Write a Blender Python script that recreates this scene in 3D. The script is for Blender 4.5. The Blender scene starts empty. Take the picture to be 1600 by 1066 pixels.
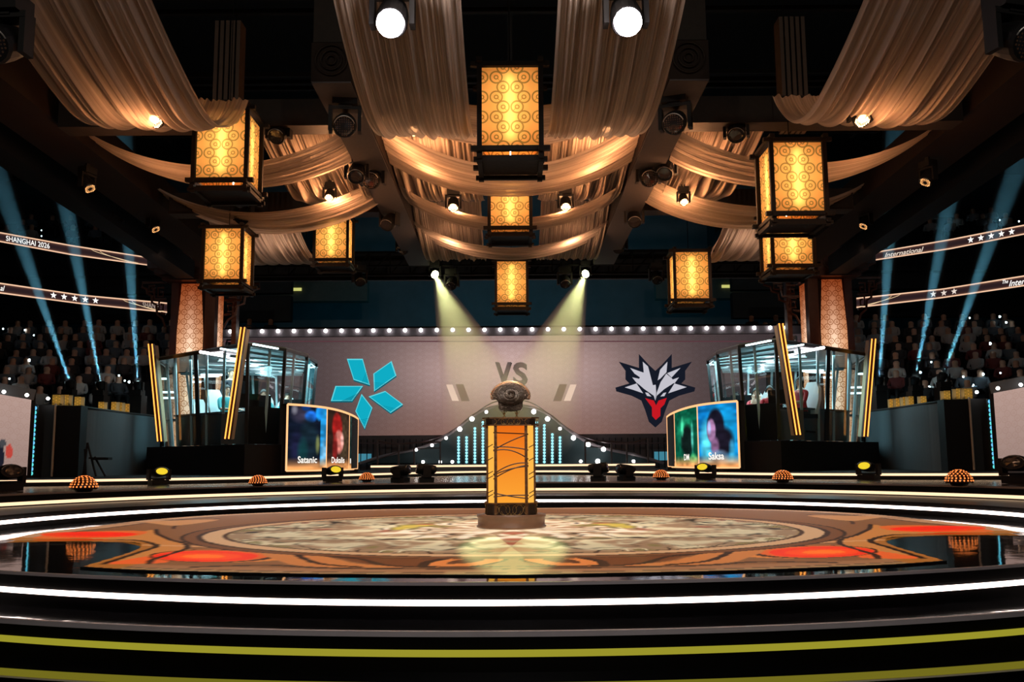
import bpy, bmesh, math, random
import numpy as np
from mathutils import Vector, Matrix, Euler
random.seed(7); rng = np.random.default_rng(7)
S = bpy.context.scene
COL = S.collection
PI = math.pi

# ------------------------------------------------------------------ camera
F = 1450.0; HZ = 719.0; CAMZ = 0.75; ROLL = math.radians(0.4)
PITCH = math.atan((HZ - 533) / F)
cd = bpy.data.cameras.new('camera'); cam = bpy.data.objects.new('camera', cd); COL.objects.link(cam)
cd.sensor_width = 36; cd.lens = 36 * F / 1600; cd.clip_start = 0.05; cd.clip_end = 300
MC = Matrix.Translation((0, 0, CAMZ)) @ Matrix.Rotation(PI / 2 + PITCH, 4, 'X') @ Matrix.Rotation(-ROLL, 4, 'Z')
cam.matrix_world = MC
S.camera = cam
MR = MC.to_3x3()
def ray(px, py):
    return MR @ Vector(((px - 798) / F, -(py - 533) / F, -1))
def at(px, py, Y):
    d = ray(px, py); return Vector((0, 0, CAMZ)) + d * (Y / d.y)
def atz(px, py, z):
    d = ray(px, py); return Vector((0, 0, CAMZ)) + d * ((z - CAMZ) / d.z)

# ------------------------------------------------------------------ world, exposure
w = bpy.data.worlds.new('world'); S.world = w; w.use_nodes = True
w.node_tree.nodes['Background'].inputs[0].default_value = (0.10, 0.14, 0.18, 1)
w.node_tree.nodes['Background'].inputs[1].default_value = 0.02
S.view_settings.view_transform = 'Standard'; S.view_settings.look = 'None'
S.view_settings.exposure = 0.0; S.view_settings.gamma = 1.0; S.view_settings.use_curve_mapping = False
cy = S.cycles
cy.max_bounces = 6; cy.diffuse_bounces = 2; cy.glossy_bounces = 3; cy.transmission_bounces = 5
cy.transparent_max_bounces = 24; cy.volume_bounces = 0
cy.caustics_reflective = False; cy.caustics_refractive = False
cy.sample_clamp_indirect = 4.0
try: cy.use_light_tree = True
except Exception: pass

# ------------------------------------------------------------------ big stage lights and added fills
def spot(name, loc, tgt, power, color, size_deg, blend=0.5, radius=0.1, parent=None):
    l = bpy.data.lights.new(name, 'SPOT'); l.energy = power; l.color = color
    l.spot_size = math.radians(size_deg); l.spot_blend = blend; l.shadow_soft_size = radius
    o = bpy.data.objects.new(name, l); COL.objects.link(o)
    o.location = loc; d = Vector(tgt) - Vector(loc); o.rotation_euler = d.to_track_quat('-Z', 'Y').to_euler()
    return o
def point(name, loc, power, color, radius=0.1):
    l = bpy.data.lights.new(name, 'POINT'); l.energy = power; l.color = color; l.shadow_soft_size = radius
    o = bpy.data.objects.new(name, l); COL.objects.link(o); o.location = loc; return o
def area(name, loc, tgt, power, color, sx, sy):
    l = bpy.data.lights.new(name, 'AREA'); l.energy = power; l.color = color; l.shape = 'RECTANGLE'; l.size = sx; l.size_y = sy
    o = bpy.data.objects.new(name, l); COL.objects.link(o)
    o.location = loc; d = Vector(tgt) - Vector(loc); o.rotation_euler = d.to_track_quat('-Z', 'Y').to_euler(); return o
spot('stage_wash', (-1.0, 7.2, 7.0), (0, 11.1, 0), 3600, (1, 0.84, 0.74), 20, 0.9, 0.15)
spot('stage_wash', (1.0, 7.2, 7.0), (0, 11.1, 0), 3600, (1, 0.84, 0.74), 20, 0.9, 0.15)
spot('trophy_fill', (0.2, 6.0, 6.5), (0, 10.4, 1.6), 1000, (1, 0.9, 0.8), 9, 0.6, 0.15)  # added spot that brightens the trophy, no fixture built
spot('front_wash', (0, -2.0, 3.6), (0, 5.2, -0.2), 380, (1, 0.90, 0.88), 62, 0.8, 0.15)
for s in (-1, 1):
    spot('house_wash', (s * 4.5, -5, 8.5), (s * 3.0, 11, 5.2), 1300, (1, 0.88, 0.72), 52, 0.8, 0.15)
    area('stand_wash', (s * 13, 24, 9), (s * 15, 31, 3), 5, (0.45, 0.75, 1.0), 6, 3)
area('rear_wall_fill', (0, 36, 4.5), (0, 44, 7.5), 170, (0.04, 0.42, 0.60), 7, 1.2)  # hidden area light added for the teal glow on the wall

# ------------------------------------------------------------------ materials
def lin(c):
    return tuple(((x / 255) / 12.92 if x / 255 <= 0.04045 else ((x / 255 + 0.055) / 1.055) ** 2.4) for x in c)
_M = {}
def mat(name, col, rough=0.5, metal=0.0, emis=None, es=0.0, noise=0.0, nscale=8.0, bump=0.0, coat=0.0, spec=0.5):
    if name in _M: return _M[name]
    m = bpy.data.materials.new(name); m.use_nodes = True; nt = m.node_tree
    b = nt.nodes['Principled BSDF']; b.inputs['Roughness'].default_value = rough; b.inputs['Metallic'].default_value = metal
    b.inputs['Base Color'].default_value = (*col, 1); b.inputs['Coat Weight'].default_value = coat
    b.inputs['Specular IOR Level'].default_value = spec
    if emis is not None:
        b.inputs['Emission Color'].default_value = (*emis, 1); b.inputs['Emission Strength'].default_value = es
    if noise or bump:
        tc = nt.nodes.new('ShaderNodeTexCoord'); n = nt.nodes.new('ShaderNodeTexNoise'); n.inputs['Scale'].default_value = nscale
        n.inputs['Detail'].default_value = 5; nt.links.new(tc.outputs['Object'], n.inputs['Vector'])
        if noise:
            r = nt.nodes.new('ShaderNodeMix'); r.data_type = 'RGBA'
            r.inputs['A'].default_value = (*[c * (1 - noise) for c in col], 1); r.inputs['B'].default_value = (*[min(1, c * (1 + noise)) for c in col], 1)
            nt.links.new(n.outputs['Fac'], r.inputs['Factor']); nt.links.new(r.outputs['Result'], b.inputs['Base Color'])
        if bump:
            bp = nt.nodes.new('ShaderNodeBump'); bp.inputs['Strength'].default_value = bump; bp.inputs['Distance'].default_value = 0.02
            nt.links.new(n.outputs['Fac'], bp.inputs['Height']); nt.links.new(bp.outputs['Normal'], b.inputs['Normal'])
    _M[name] = m; return m
def glow(name, col, s):
    if name in _M: return _M[name]
    m = bpy.data.materials.new(name); m.use_nodes = True; nt = m.node_tree; nt.nodes.clear()
    e = nt.nodes.new('ShaderNodeEmission'); e.inputs[0].default_value = (*col, 1); e.inputs[1].default_value = s
    o = nt.nodes.new('ShaderNodeOutputMaterial'); nt.links.new(e.outputs[0], o.inputs[0]); _M[name] = m; return m

class X:                                             # tiny node-math expression helper
    nt = None
    def __init__(s, v): s.v = v
    @staticmethod
    def op(o, *a):
        n = X.nt.nodes.new('ShaderNodeMath'); n.operation = o
        for i, q in enumerate(a):
            q = q.v if isinstance(q, X) else q
            if isinstance(q, (int, float)): n.inputs[i].default_value = q
            else: X.nt.links.new(q, n.inputs[i])
        return X(n.outputs[0])
    def __add__(s, o): return X.op('ADD', s, o)
    def __sub__(s, o): return X.op('SUBTRACT', s, o)
    def __mul__(s, o): return X.op('MULTIPLY', s, o)
def ring_mask(nt):
    """coin-and-ring lattice printed on lantern paper; uv in units of the panel width, x centred"""
    X.nt = nt
    tc = nt.nodes.new('ShaderNodeUVMap'); sp = nt.nodes.new('ShaderNodeSeparateXYZ'); nt.links.new(tc.outputs[0], sp.inputs[0])
    ux = X(sp.outputs[0]); uy = X(sp.outputs[1])
    fx = X.op('ABSOLUTE', X.op('SUBTRACT', X.op('FRACT', ux + 0.5), 0.5))
    P = 0.366
    total = None
    for cx, ph in ((0.123, 0.0), (0.245, 0.5), (0.5, 0.5)):
        ty = (X.op('SUBTRACT', X.op('FRACT', uy * (1 / P) + (0.5 + ph)), 0.5)) * P
        tx = fx - cx
        d = X.op('SQRT', tx * tx + ty * ty)
        for r0, wd in ((0.106, 0.0135), (0.034, 0.0105)):
            k = X.op('LESS_THAN', X.op('ABSOLUTE', d - r0), wd)
            total = k if total is None else X.op('MAXIMUM', total, k)
        k = X.op('MULTIPLY', X.op('LESS_THAN', X.op('ABSOLUTE', tx - ty), 0.007), X.op('LESS_THAN', X.op('ABSOLUTE', d - 0.065), 0.04))
        total = X.op('MAXIMUM', total, X.op('MULTIPLY', k, X.op('LESS_THAN', ty, 0.0)))
    return total.v
def paper(name, base, ink, tr=1.0):
    """lantern paper: light passes through it, the printed rings let less through"""
    m = bpy.data.materials.new(name); m.use_nodes = True; nt = m.node_tree; nt.nodes.clear()
    k = ring_mask(nt)
    mx = nt.nodes.new('ShaderNodeMix'); mx.data_type = 'RGBA'; mx.inputs['A'].default_value = (*base, 1); mx.inputs['B'].default_value = (*ink, 1)
    nt.links.new(k, mx.inputs['Factor'])
    t = nt.nodes.new('ShaderNodeBsdfTranslucent'); d = nt.nodes.new('ShaderNodeBsdfDiffuse')
    nt.links.new(mx.outputs['Result'], t.inputs[0]); nt.links.new(mx.outputs['Result'], d.inputs[0])
    ms = nt.nodes.new('ShaderNodeMixShader'); ms.inputs[0].default_value = 0.08
    nt.links.new(t.outputs[0], ms.inputs[1]); nt.links.new(d.outputs[0], ms.inputs[2])
    o = nt.nodes.new('ShaderNodeOutputMaterial'); nt.links.new(ms.outputs[0], o.inputs[0]); _M[name] = m; return m
def led_attr(name, strength=1.0, gloss=0.0, pixels=0.0, rings=None):
    """LED tiles: shows the colours stored per vertex, optionally with the faint ring motif"""
    m = bpy.data.materials.new(name); m.use_nodes = True; nt = m.node_tree; nt.nodes.clear()
    a = nt.nodes.new('ShaderNodeAttribute'); a.attribute_name = 'Col'
    src = a.outputs['Color']
    if rings:
        k = ring_mask(nt)
        mx = nt.nodes.new('ShaderNodeMix'); mx.data_type = 'RGBA'; mx.blend_type = 'MULTIPLY'; mx.inputs['B'].default_value = (*rings, 1)
        nt.links.new(src, mx.inputs['A']); nt.links.new(k, mx.inputs['Factor']); src = mx.outputs['Result']
    e = nt.nodes.new('ShaderNodeEmission'); e.inputs[1].default_value = strength; nt.links.new(src, e.inputs[0])
    o = nt.nodes.new('ShaderNodeOutputMaterial')
    if gloss:
        p = nt.nodes.new('ShaderNodeBsdfPrincipled'); p.inputs['Roughness'].default_value = 0.55
        p.inputs['Specular IOR Level'].default_value = 0.08
        dk = nt.nodes.new('ShaderNodeMix'); dk.data_type = 'RGBA'; dk.blend_type = 'MULTIPLY'; dk.inputs['Factor'].default_value = 1; dk.inputs['B'].default_value = (.42, .36, .33, 1)
        nt.links.new(src, dk.inputs['A']); nt.links.new(dk.outputs['Result'], p.inputs['Base Color'])
        ad = nt.nodes.new('ShaderNodeAddShader'); nt.links.new(e.outputs[0], ad.inputs[0]); nt.links.new(p.outputs[0], ad.inputs[1])
        nt.links.new(ad.outputs[0], o.inputs[0])
    else: nt.links.new(e.outputs[0], o.inputs[0])
    _M[name] = m; return m

BLACK = mat('matte black', (0.005, 0.005, 0.006), 0.65, spec=0.2, noise=0.3)
GLOSS = mat('black gloss deck', (0.006, 0.006, 0.007), 0.05, coat=0.2, noise=0.2, nscale=1.6, bump=0.22)
DGREY = mat('dark grey panel', (0.02, 0.023, 0.026), 0.5, noise=0.25, nscale=4)
ALU = mat('brushed aluminium', (0.30, 0.29, 0.29), 0.4, 0.6, noise=0.15, nscale=30)
WOODD = mat('dark stained wood', (0.010, 0.006, 0.004), 0.65, spec=0.2, noise=0.4, nscale=12, bump=0.2)
BEAMM = mat('brown painted beam', (0.011, 0.006, 0.004), 0.75, spec=0.15, noise=0.35, nscale=5, bump=0.1)
SOFFM = mat('pale soffit cloth', (0.055, 0.05, 0.052), 0.8, spec=0.15, noise=0.15, nscale=20)
REDW = mat('red brown lacquer', (0.085, 0.028, 0.016), 0.35, noise=0.35, nscale=6)
GLASSM = bpy.data.materials.new('clear booth glass'); GLASSM.use_nodes = True
def _glass():
    nt = GLASSM.node_tree; nt.nodes.clear()
    t = nt.nodes.new('ShaderNodeBsdfTransparent'); t.inputs[0].default_value = (0.86, 0.95, 0.96, 1)
    g = nt.nodes.new('ShaderNodeBsdfGlossy'); g.inputs[1].default_value = 0.03
    lw = nt.nodes.new('ShaderNodeLayerWeight'); f = nt.nodes.new('ShaderNodeMapRange'); pw = nt.nodes.new('ShaderNodeMath'); pw.operation = 'POWER'; pw.inputs[1].default_value = 4
    nt.links.new(lw.outputs['Facing'], pw.inputs[0]); nt.links.new(pw.outputs[0], f.inputs[0]); f.inputs[3].default_value = 0.05; f.inputs[4].default_value = 0.6
    ms = nt.nodes.new('ShaderNodeMixShader'); o = nt.nodes.new('ShaderNodeOutputMaterial')
    nt.links.new(f.outputs[0], ms.inputs[0]); nt.links.new(t.outputs[0], ms.inputs[1]); nt.links.new(g.outputs[0], ms.inputs[2]); nt.links.new(ms.outputs[0], o.inputs[0])
_glass()
def haze(name, dens, col=(1, 1, 1)):
    m = bpy.data.materials.new(name); m.use_nodes = True; nt = m.node_tree; nt.nodes.clear()
    v = nt.nodes.new('ShaderNodeVolumeScatter'); v.inputs['Color'].default_value = (*col, 1); v.inputs['Density'].default_value = dens; v.inputs['Anisotropy'].default_value = 0.2
    o = nt.nodes.new('ShaderNodeOutputMaterial'); nt.links.new(v.outputs[0], o.inputs['Volume']); return m

# ------------------------------------------------------------------ mesh + object helpers
class MB:
    def __init__(s): s.v = []; s.f = []; s.m = []; s.uv = {}
    def add(s, vs, fs, mi=0):
        b = len(s.v); s.v += [tuple(p) for p in vs]; s.f += [tuple(i + b for i in f) for f in fs]; s.m += [mi] * len(fs); return s
    def box(s, c, d, mi=0, rot=None):
        hx, hy, hz = d[0] / 2, d[1] / 2, d[2] / 2
        vs = [Vector((x, y, z)) for x in (-hx, hx) for y in (-hy, hy) for z in (-hz, hz)]
        if rot is not None: vs = [rot @ p for p in vs]
        c = Vector(c)
        return s.add([p + c for p in vs], [(0, 1, 3, 2), (4, 6, 7, 5), (0, 4, 5, 1), (2, 3, 7, 6), (0, 2, 6, 4), (1, 5, 7, 3)], mi)
    def bar(s, p0, p1, wd, ht, mi=0, up=(0, 0, 1)):
        p0 = Vector(p0); p1 = Vector(p1); d = (p1 - p0).normalized(); up = Vector(up)
        x = d.cross(up)
        if x.length < 1e-4: x = d.cross(Vector((0, 1, 0)))
        x.normalize(); y = x.cross(d).normalized()
        vs = [q + x * (a * wd / 2) + y * (b * ht / 2) for q in (p0, p1) for a, b in ((-1, -1), (1, -1), (1, 1), (-1, 1))]
        return s.add(vs, [(3, 2, 1, 0), (4, 5, 6, 7), (0, 1, 5, 4), (1, 2, 6, 5), (2, 3, 7, 6), (3, 0, 4, 7)], mi)
    def tube(s, pts, r, n=8, mi=0, cap=True):
        pts = [Vector(p) for p in pts]; rs = r if isinstance(r, (list, tuple)) else [r] * len(pts); vs = []
        for i, p in enumerate(pts):
            d = (pts[min(i + 1, len(pts) - 1)] - pts[max(i - 1, 0)]).normalized()
            a = d.cross(Vector((0, 0, 1)))
            if a.length < 1e-3: a = d.cross(Vector((0, 1, 0)))
            a.normalize(); b = d.cross(a)
            vs += [p + (a * math.cos(t) + b * math.sin(t)) * rs[i] for t in [2 * PI * k / n for k in range(n)]]
        fs = [(i * n + k, i * n + (k + 1) % n, (i + 1) * n + (k + 1) % n, (i + 1) * n + k) for i in range(len(pts) - 1) for k in range(n)]
        if cap: fs += [tuple(range(n))[::-1], tuple((len(pts) - 1) * n + k for k in range(n))]
        return s.add(vs, fs, mi)
    def lathe(s, prof, c=(0, 0, 0), n=24, mi=0, ax=None):
        vs = []; c = Vector(c); R = Vector(ax).to_track_quat('Z', 'Y').to_matrix() if ax is not None else None
        for r, z in prof:
            for k in range(n):
                p = Vector((r * math.cos(2 * PI * k / n), r * math.sin(2 * PI * k / n), z)); vs.append(c + (R @ p if R else p))
        fs = [(i * n + k, i * n + (k + 1) % n, (i + 1) * n + (k + 1) % n, (i + 1) * n + k) for i in range(len(prof) - 1) for k in range(n)]
        fs += [tuple(range(n))[::-1], tuple((len(prof) - 1) * n + k for k in range(n))]
        return s.add(vs, fs, mi)
    def sphere(s, c, r, n=12, m=8, mi=0):
        rx, ry, rz = r if isinstance(r, tuple) else (r, r, r); c = Vector(c)
        vs = [c + Vector((rx * math.sin(PI * j / m) * math.cos(2 * PI * k / n), ry * math.sin(PI * j / m) * math.sin(2 * PI * k / n), rz * math.cos(PI * j / m))) for j in range(m + 1) for k in range(n)]
        fs = [(j * n + k, (j + 1) * n + k, (j + 1) * n + (k + 1) % n, j * n + (k + 1) % n) for j in range(m) for k in range(n)]
        return s.add(vs, fs, mi)
    def prism(s, poly, fr, d0, d1, mi=0, side=None):
        """polygon (2D) extruded; fr(x, y, d) -> 3D"""
        n = len(poly); side = mi if side is None else side
        s.add([fr(x, y, d1) for x, y in poly] + [fr(x, y, d0) for x, y in poly], [tuple(range(n))], mi)
        b = len(s.v) - 2 * n
        for i in range(n): s.f.append((b + i, b + n + i, b + n + (i + 1) % n, b + (i + 1) % n)); s.m.append(side)
        s.f.append(tuple(b + n + i for i in range(n))[::-1]); s.m.append(side)
        return s
    def grid(s, P, mi=0):
        nu, nv = len(P), len(P[0])
        return s.add([p for r in P for p in r], [(i * nv + j, (i + 1) * nv + j, (i + 1) * nv + j + 1, i * nv + j + 1) for i in range(nu - 1) for j in range(nv - 1)], mi)
    def build(s, name, mats, parent=None, smooth=False, uv=None):
        off = origin(parent)
        me = bpy.data.meshes.new(name); me.from_pydata([tuple(Vector(p) - off) for p in s.v], [], s.f)
        mats = mats if isinstance(mats, (list, tuple)) else [mats]
        for m in mats: me.materials.append(m)
        me.polygons.foreach_set('material_index', s.m)
        if smooth: me.polygons.foreach_set('use_smooth', [True] * len(s.f))
        if uv:
            L = me.uv_layers.new(name='UVMap')
            for lp in me.loops: L.data[lp.index].uv = uv[lp.vertex_index]
        me.update()
        o = bpy.data.objects.new(name, me); COL.objects.link(o)
        if parent: o.parent = parent
        return o
def origin(p):
    v = Vector((0, 0, 0))
    while p is not None: v += p.location; p = p.parent
    return v
def empty(name, loc=(0, 0, 0)):
    o = bpy.data.objects.new(name, None); o.empty_display_size = 0.1; COL.objects.link(o); o.location = loc; return o
def tag(o, label=None, cat=None, group=None, kind=None):
    if label: o['label'] = label
    if cat: o['category'] = cat
    if group: o['group'] = group
    if kind: o['kind'] = kind
    return o
def thing(name, label, cat, loc=(0, 0, 0), group=None): return tag(empty(name, loc), label, cat, group)
_kids = {}
def kids(o): return [c for c in list(bpy.data.objects) if c.parent == o]
def tree(o):
    return (o, [tree(c) for c in kids(o)])
def copy_tree(t, parent=None):
    o, ch = t; c = o.copy(); COL.objects.link(c)
    if parent: c.parent = parent
    for k in ch: copy_tree(k, c)
    return c
def place(o, loc, rz=0, sc=1, label=None, group=None):
    o.location = loc; o.rotation_euler = (0, 0, rz); o.scale = (sc,) * 3 if not isinstance(sc, tuple) else sc
    if label: o['label'] = label
    if group: o['group'] = group
    return o
def attach(o, parent):
    o.location = o.location - origin(parent); o.parent = parent; return o
def cat_rom(pts, n=8, closed=False):
    out = []; N = len(pts); pts = [Vector(p) for p in pts]
    for i in range(N if closed else N - 1):
        g = lambda k: pts[k % N] if closed else pts[max(0, min(N - 1, k))]
        a, b, c, d = g(i - 1), g(i), g(i + 1), g(i + 2)
        for j in range(n):
            t = j / n; out.append(0.5 * ((2 * b) + (c - a) * t + (2 * a - 5 * b + 4 * c - d) * t * t + (3 * b - a - 3 * c + d) * t ** 3))
    if not closed: out.append(pts[-1])
    return out
def text_mesh(txt, size=1.0, shear=0.0, bold=0.0, sx=1.0):
    c = bpy.data.curves.new('t', 'FONT'); c.body = txt; c.size = size; c.shear = shear; c.offset = bold
    c.align_x = 'LEFT'; c.resolution_u = 3
    o = bpy.data.objects.new('t', c); COL.objects.link(o)
    bpy.context.view_layer.update()
    me = bpy.data.meshes.new_from_object(o.evaluated_get(bpy.context.evaluated_depsgraph_get()))
    vs = [(v.co.x * sx, v.co.y) for v in me.vertices]; fs = [tuple(p.vertices) for p in me.polygons]
    bpy.data.objects.remove(o); bpy.data.curves.remove(c); bpy.data.meshes.remove(me)
    return vs, fs
def fit_text(txt, width, **k):
    vs, fs = text_mesh(txt, **k); x0 = min(v[0] for v in vs); x1 = max(v[0] for v in vs)
    y0 = min(v[1] for v in vs)
    return [((v[0] - x0) / (x1 - x0) * width, v[1] - y0) for v in vs], fs

# ------------------------------------------------------------------ setting: floor, ceiling, walls
def structure(name, mb, m): return tag(mb.build(name, m), kind='structure')
structure('floor', MB().box((0, 18, -1.0), (70, 70, 0.2)), mat('arena floor', (0.008, 0.008, 0.009), 0.5, noise=0.3))
structure('wall_back', MB().box((0, 46, 7), (70, 0.4, 16)), mat('rear wall', (0.14, 0.17, 0.19), 0.85, noise=0.25, nscale=1.5))
structure('ceiling', MB().box((0, 18, 15.2), (70, 70, 0.4)), mat('roof void', (0.004, 0.004, 0.004), 0.9, noise=0.3))
for s, nm in ((-1, 'left'), (1, 'right')):
    structure('wall_' + nm, MB().box((s * 34.8, 18, 7), (0.4, 70, 16)), BLACK)

# ------------------------------------------------------------------ round stage (front)
def circ3(p, q):
    """circle centred on x = 0 through (0, p) and (q.x, q.y)"""
    d = q.y - p; R = (q.x ** 2 + d * d) / (2 * d); return p + R, R
def front_arc(cyy, R, z, half=0.70, n=120):
    return [Vector((R * math.sin(t), cyy - R * math.cos(t), z)) for t in [half * (2 * i / n - 1) for i in range(n + 1)]]
def band(pts0, z0, z1, off, thick, mi=0, mb=None, cen=None):
    """a vertical band following the plan curve pts0; off pushes it outwards from its centre line"""
    mb = mb or MB(); P = []
    n = len(pts0)
    for i, p in enumerate(pts0):
        t = (pts0[min(i + 1, n - 1)] - pts0[max(i - 1, 0)]); nrm = Vector((t.y, -t.x, 0)).normalized()
        a = p + nrm * off; b = p + nrm * (off - thick)
        P.append([(a.x, a.y, z0), (a.x, a.y, z1), (b.x, b.y, z1), (b.x, b.y, z0), (a.x, a.y, z0)])
    mb.grid(P, mi); return mb
def nosing(pts0, z, hgt, run, sg):
    mb = MB(); P = []; n = len(pts0)
    for i, p in enumerate(pts0):
        t = (pts0[min(i + 1, n - 1)] - pts0[max(i - 1, 0)]); nrm = Vector((t.y, -t.x, 0)).normalized() * sg
        a, b, c = p - nrm * .03, p + nrm * .002, p + nrm * run; P.append([(a.x, a.y, z + .004), (b.x, b.y, z + .004), (c.x, c.y, z - hgt), (a.x, a.y, z - hgt)])
    mb.grid(P); return mb
WSTRIP = glow('warm white LED strip', (1.0, 0.80, 0.72), 6.0)
OSTRIP = glow('amber white LED strip', (1.0, 0.66, 0.40), 1.5)
YSTRIP = glow('dim yellow LED strip', (0.55, 0.50, 0.04), 0.58)
LIPM = mat('aluminium step nosing', (0.5, 0.46, 0.46), 0.6, 0.0, noise=0.1, nscale=10)
stage = thing('round_stage', 'large round black gloss stage with glowing step strips and patterned LED floor', 'stage', (0, 10.4, 0))
pl = atz(-2, 893, 0); c1, R1 = circ3(atz(798, 911, 0).y, pl)
pl = atz(-2, 967, -0.22); c2, R2 = circ3(atz(798, 988, -0.22).y, pl)
c3, R3 = c2 + 0.2, R2 + 0.62
def disc_top(arc, yb, z): return [p for p in arc] + [Vector((arc[-1].x, yb, z)), Vector((arc[0].x, yb, z))]
def step(nm, cyy, R, z, zb, yb=17):
    arc = front_arc(cyy, R, z)
    mb = MB(); top = disc_top(arc, yb, z) if nm != 'stage_deck' else arc + [Vector((p.x * .995, p.y - .02, z)) for p in DECKB]
    mb.add(top, [tuple(range(len(top)))]); mb.build(nm, GLOSS, stage); band(arc, zb, z, 0, 0.05).build('front_riser', RISER, stage)
    nosing(arc, z, {'0.0': .013, '-0.22': .023}.get(str(z), .006), .02, 1).build('edge_trim', LIPM, stage)
    return arc
def back_arc(a, b, yc, y0=6.0, n=90):
    p = [Vector((a, y0 + (yc - y0) * i / 8, 0)) for i in range(8)]
    p += [Vector((a * math.cos(t), yc + b * math.sin(t), 0)) for t in [PI * i / n for i in range(n + 1)]]
    return p + [Vector((-a, yc - (yc - y0) * (i + 1) / 8, 0)) for i in range(8)]
RISER = mat('satin black riser', (0.002, 0.0015, 0.0015), 0.4, noise=0.2, spec=.12)
yb1 = atz(798, 783, 0.085).y; DECKB = [p for p in back_arc(5.85, yb1 - 10.2, 10.2) if p.y > 10.1]
a1 = step('stage_deck', c1, R1, 0.0, -0.22)
a2 = step('front_step', c2, R2, -0.22, -0.44, 10)
a3 = step('front_step', c3, R3, -0.44, -0.66, 10)
Yf = c1 - R1
zc = at(798, 942, Yf).z; band(a1, zc - 0.017, zc + 0.017, 0.012, 0.03).build('light_strip', WSTRIP, stage)
zc = at(798, 1021, c2 - R2).z; band(a2, zc - 0.019, zc + 0.019, 0.012, 0.03).build('light_strip', YSTRIP, stage)
zc = at(798, 1073, c3 - R3).z; band(a3, zc - 0.016, zc + 0.016, 0.014, 0.03).build('light_strip', glow('dimmer yellow LED strip', (0.55, 0.48, 0.04), 0.3), stage)

# patterned LED floor
def G2(px, py): p = atz(px, py, 0.0); return (p.x, p.y)
nx, ny = 700, 250
gx = np.linspace(-7, 7, nx); gy = np.linspace(atz(798, 901.5, 0).y - 0.02, 15.2, ny)
XX, YY = np.meshgrid(gx, gy, indexing='ij'); AX = -np.abs(XX)
def inside(poly, PX=None, PY=None):
    PX = AX if PX is None else PX; PY = YY if PY is None else PY
    r = np.zeros(PX.shape, bool); n = len(poly)
    for i in range(n):
        x0, y0 = poly[i]; x1, y1 = poly[(i + 1) % n]
        if y0 == y1: continue
        c = ((y0 > PY) != (y1 > PY)) & (PX < (x1 - x0) * (PY - y0) / (y1 - y0) + x0); r ^= c
    return r
def dist(pl, PX=None, PY=None):
    PX = AX if PX is None else PX; PY = YY if PY is None else PY
    D = np.full(PX.shape, 1e9)
    for (x0, y0), (x1, y1) in zip(pl[:-1], pl[1:]):
        dx, dy = x1 - x0, y1 - y0; L = dx * dx + dy * dy + 1e-9
        t = np.clip(((PX - x0) * dx + (PY - y0) * dy) / L, 0, 1)
        D = np.minimum(D, np.hypot(PX - x0 - t * dx, PY - y0 - t * dy))
    return D
def spx(pts, n=6, closed=False):
    return [(p.x, p.y) for p in cat_rom([Vector((*G2(*q), 0)) for q in pts], n, closed)]
def noise2(shape, fx, fy, seed):
    r = np.random.default_rng(seed); g = r.random((int(fx) + 3, int(fy) + 3))
    u = np.linspace(0, fx, shape[0]); v = np.linspace(0, fy, shape[1]); iu = u.astype(int); iv = v.astype(int)
    fu = u - iu; fv = v - iv; fu = fu * fu * (3 - 2 * fu); fv = fv * fv * (3 - 2 * fv)
    a = g[iu][:, iv]; b = g[iu + 1][:, iv]; c = g[iu][:, iv + 1]; d = g[iu + 1][:, iv + 1]
    return (a * (1 - fu)[:, None] + b * fu[:, None]) * (1 - fv)[None] + (c * (1 - fu)[:, None] + d * fu[:, None]) * fv[None]
up = [(4, 846), (60, 834), (130, 826), (250, 812), (400, 803), (600, 797), (798, 795.5)]
lo = [(4, 846.5), (100, 844.5), (170, 845.5), (205, 849.5), (216, 855.5), (203, 864), (165, 876), (124, 888.5)]
fr_ = [(124, 888.5), (200, 893), (320, 896.5), (500, 900), (798, 901.5)]
U, Lo, Fr = spx(up), spx(lo), spx(fr_, 3)
outline = U + [(0.01, U[-1][1]), (0.01, Fr[-1][1])] + Fr[::-1] + Lo[::-1]
IN = inside(outline)
C = np.zeros((nx, ny, 3))
def put(mask, c, a=1.0):
    c = np.array(lin(c)); C[mask] = C[mask] * (1 - a) + c * a
put(np.ones_like(IN), (128, 80, 50))
dE = np.minimum(np.minimum(dist(U), dist(Fr)), dist(Lo))
put(dE < 0.30, (150, 100, 70)); put(dist(U) < 0.32, (176, 128, 98)); put(dist(Fr) < 0.10, (150, 112, 78))
put(np.abs(dist(U) - 0.34) < 0.03, (70, 34, 22)); put(np.abs(dist(Fr) - 0.11) < 0.012, (50, 24, 14))
L1 = spx([(242, 829), (244, 836), (262, 845), (287, 852), (288, 860), (262, 869), (237, 877), (230, 884)])
L2 = spx([(120, 846), (205, 846), (237, 852), (241, 857), (214, 866), (160, 884)])
reg = L1 + L2[::-1]
put(inside(reg), (190, 118, 62))
put((dist(Lo) < 0.34) & ~inside(reg) & (YY < G2(100, 842)[1]), (160, 96, 40))
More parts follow.
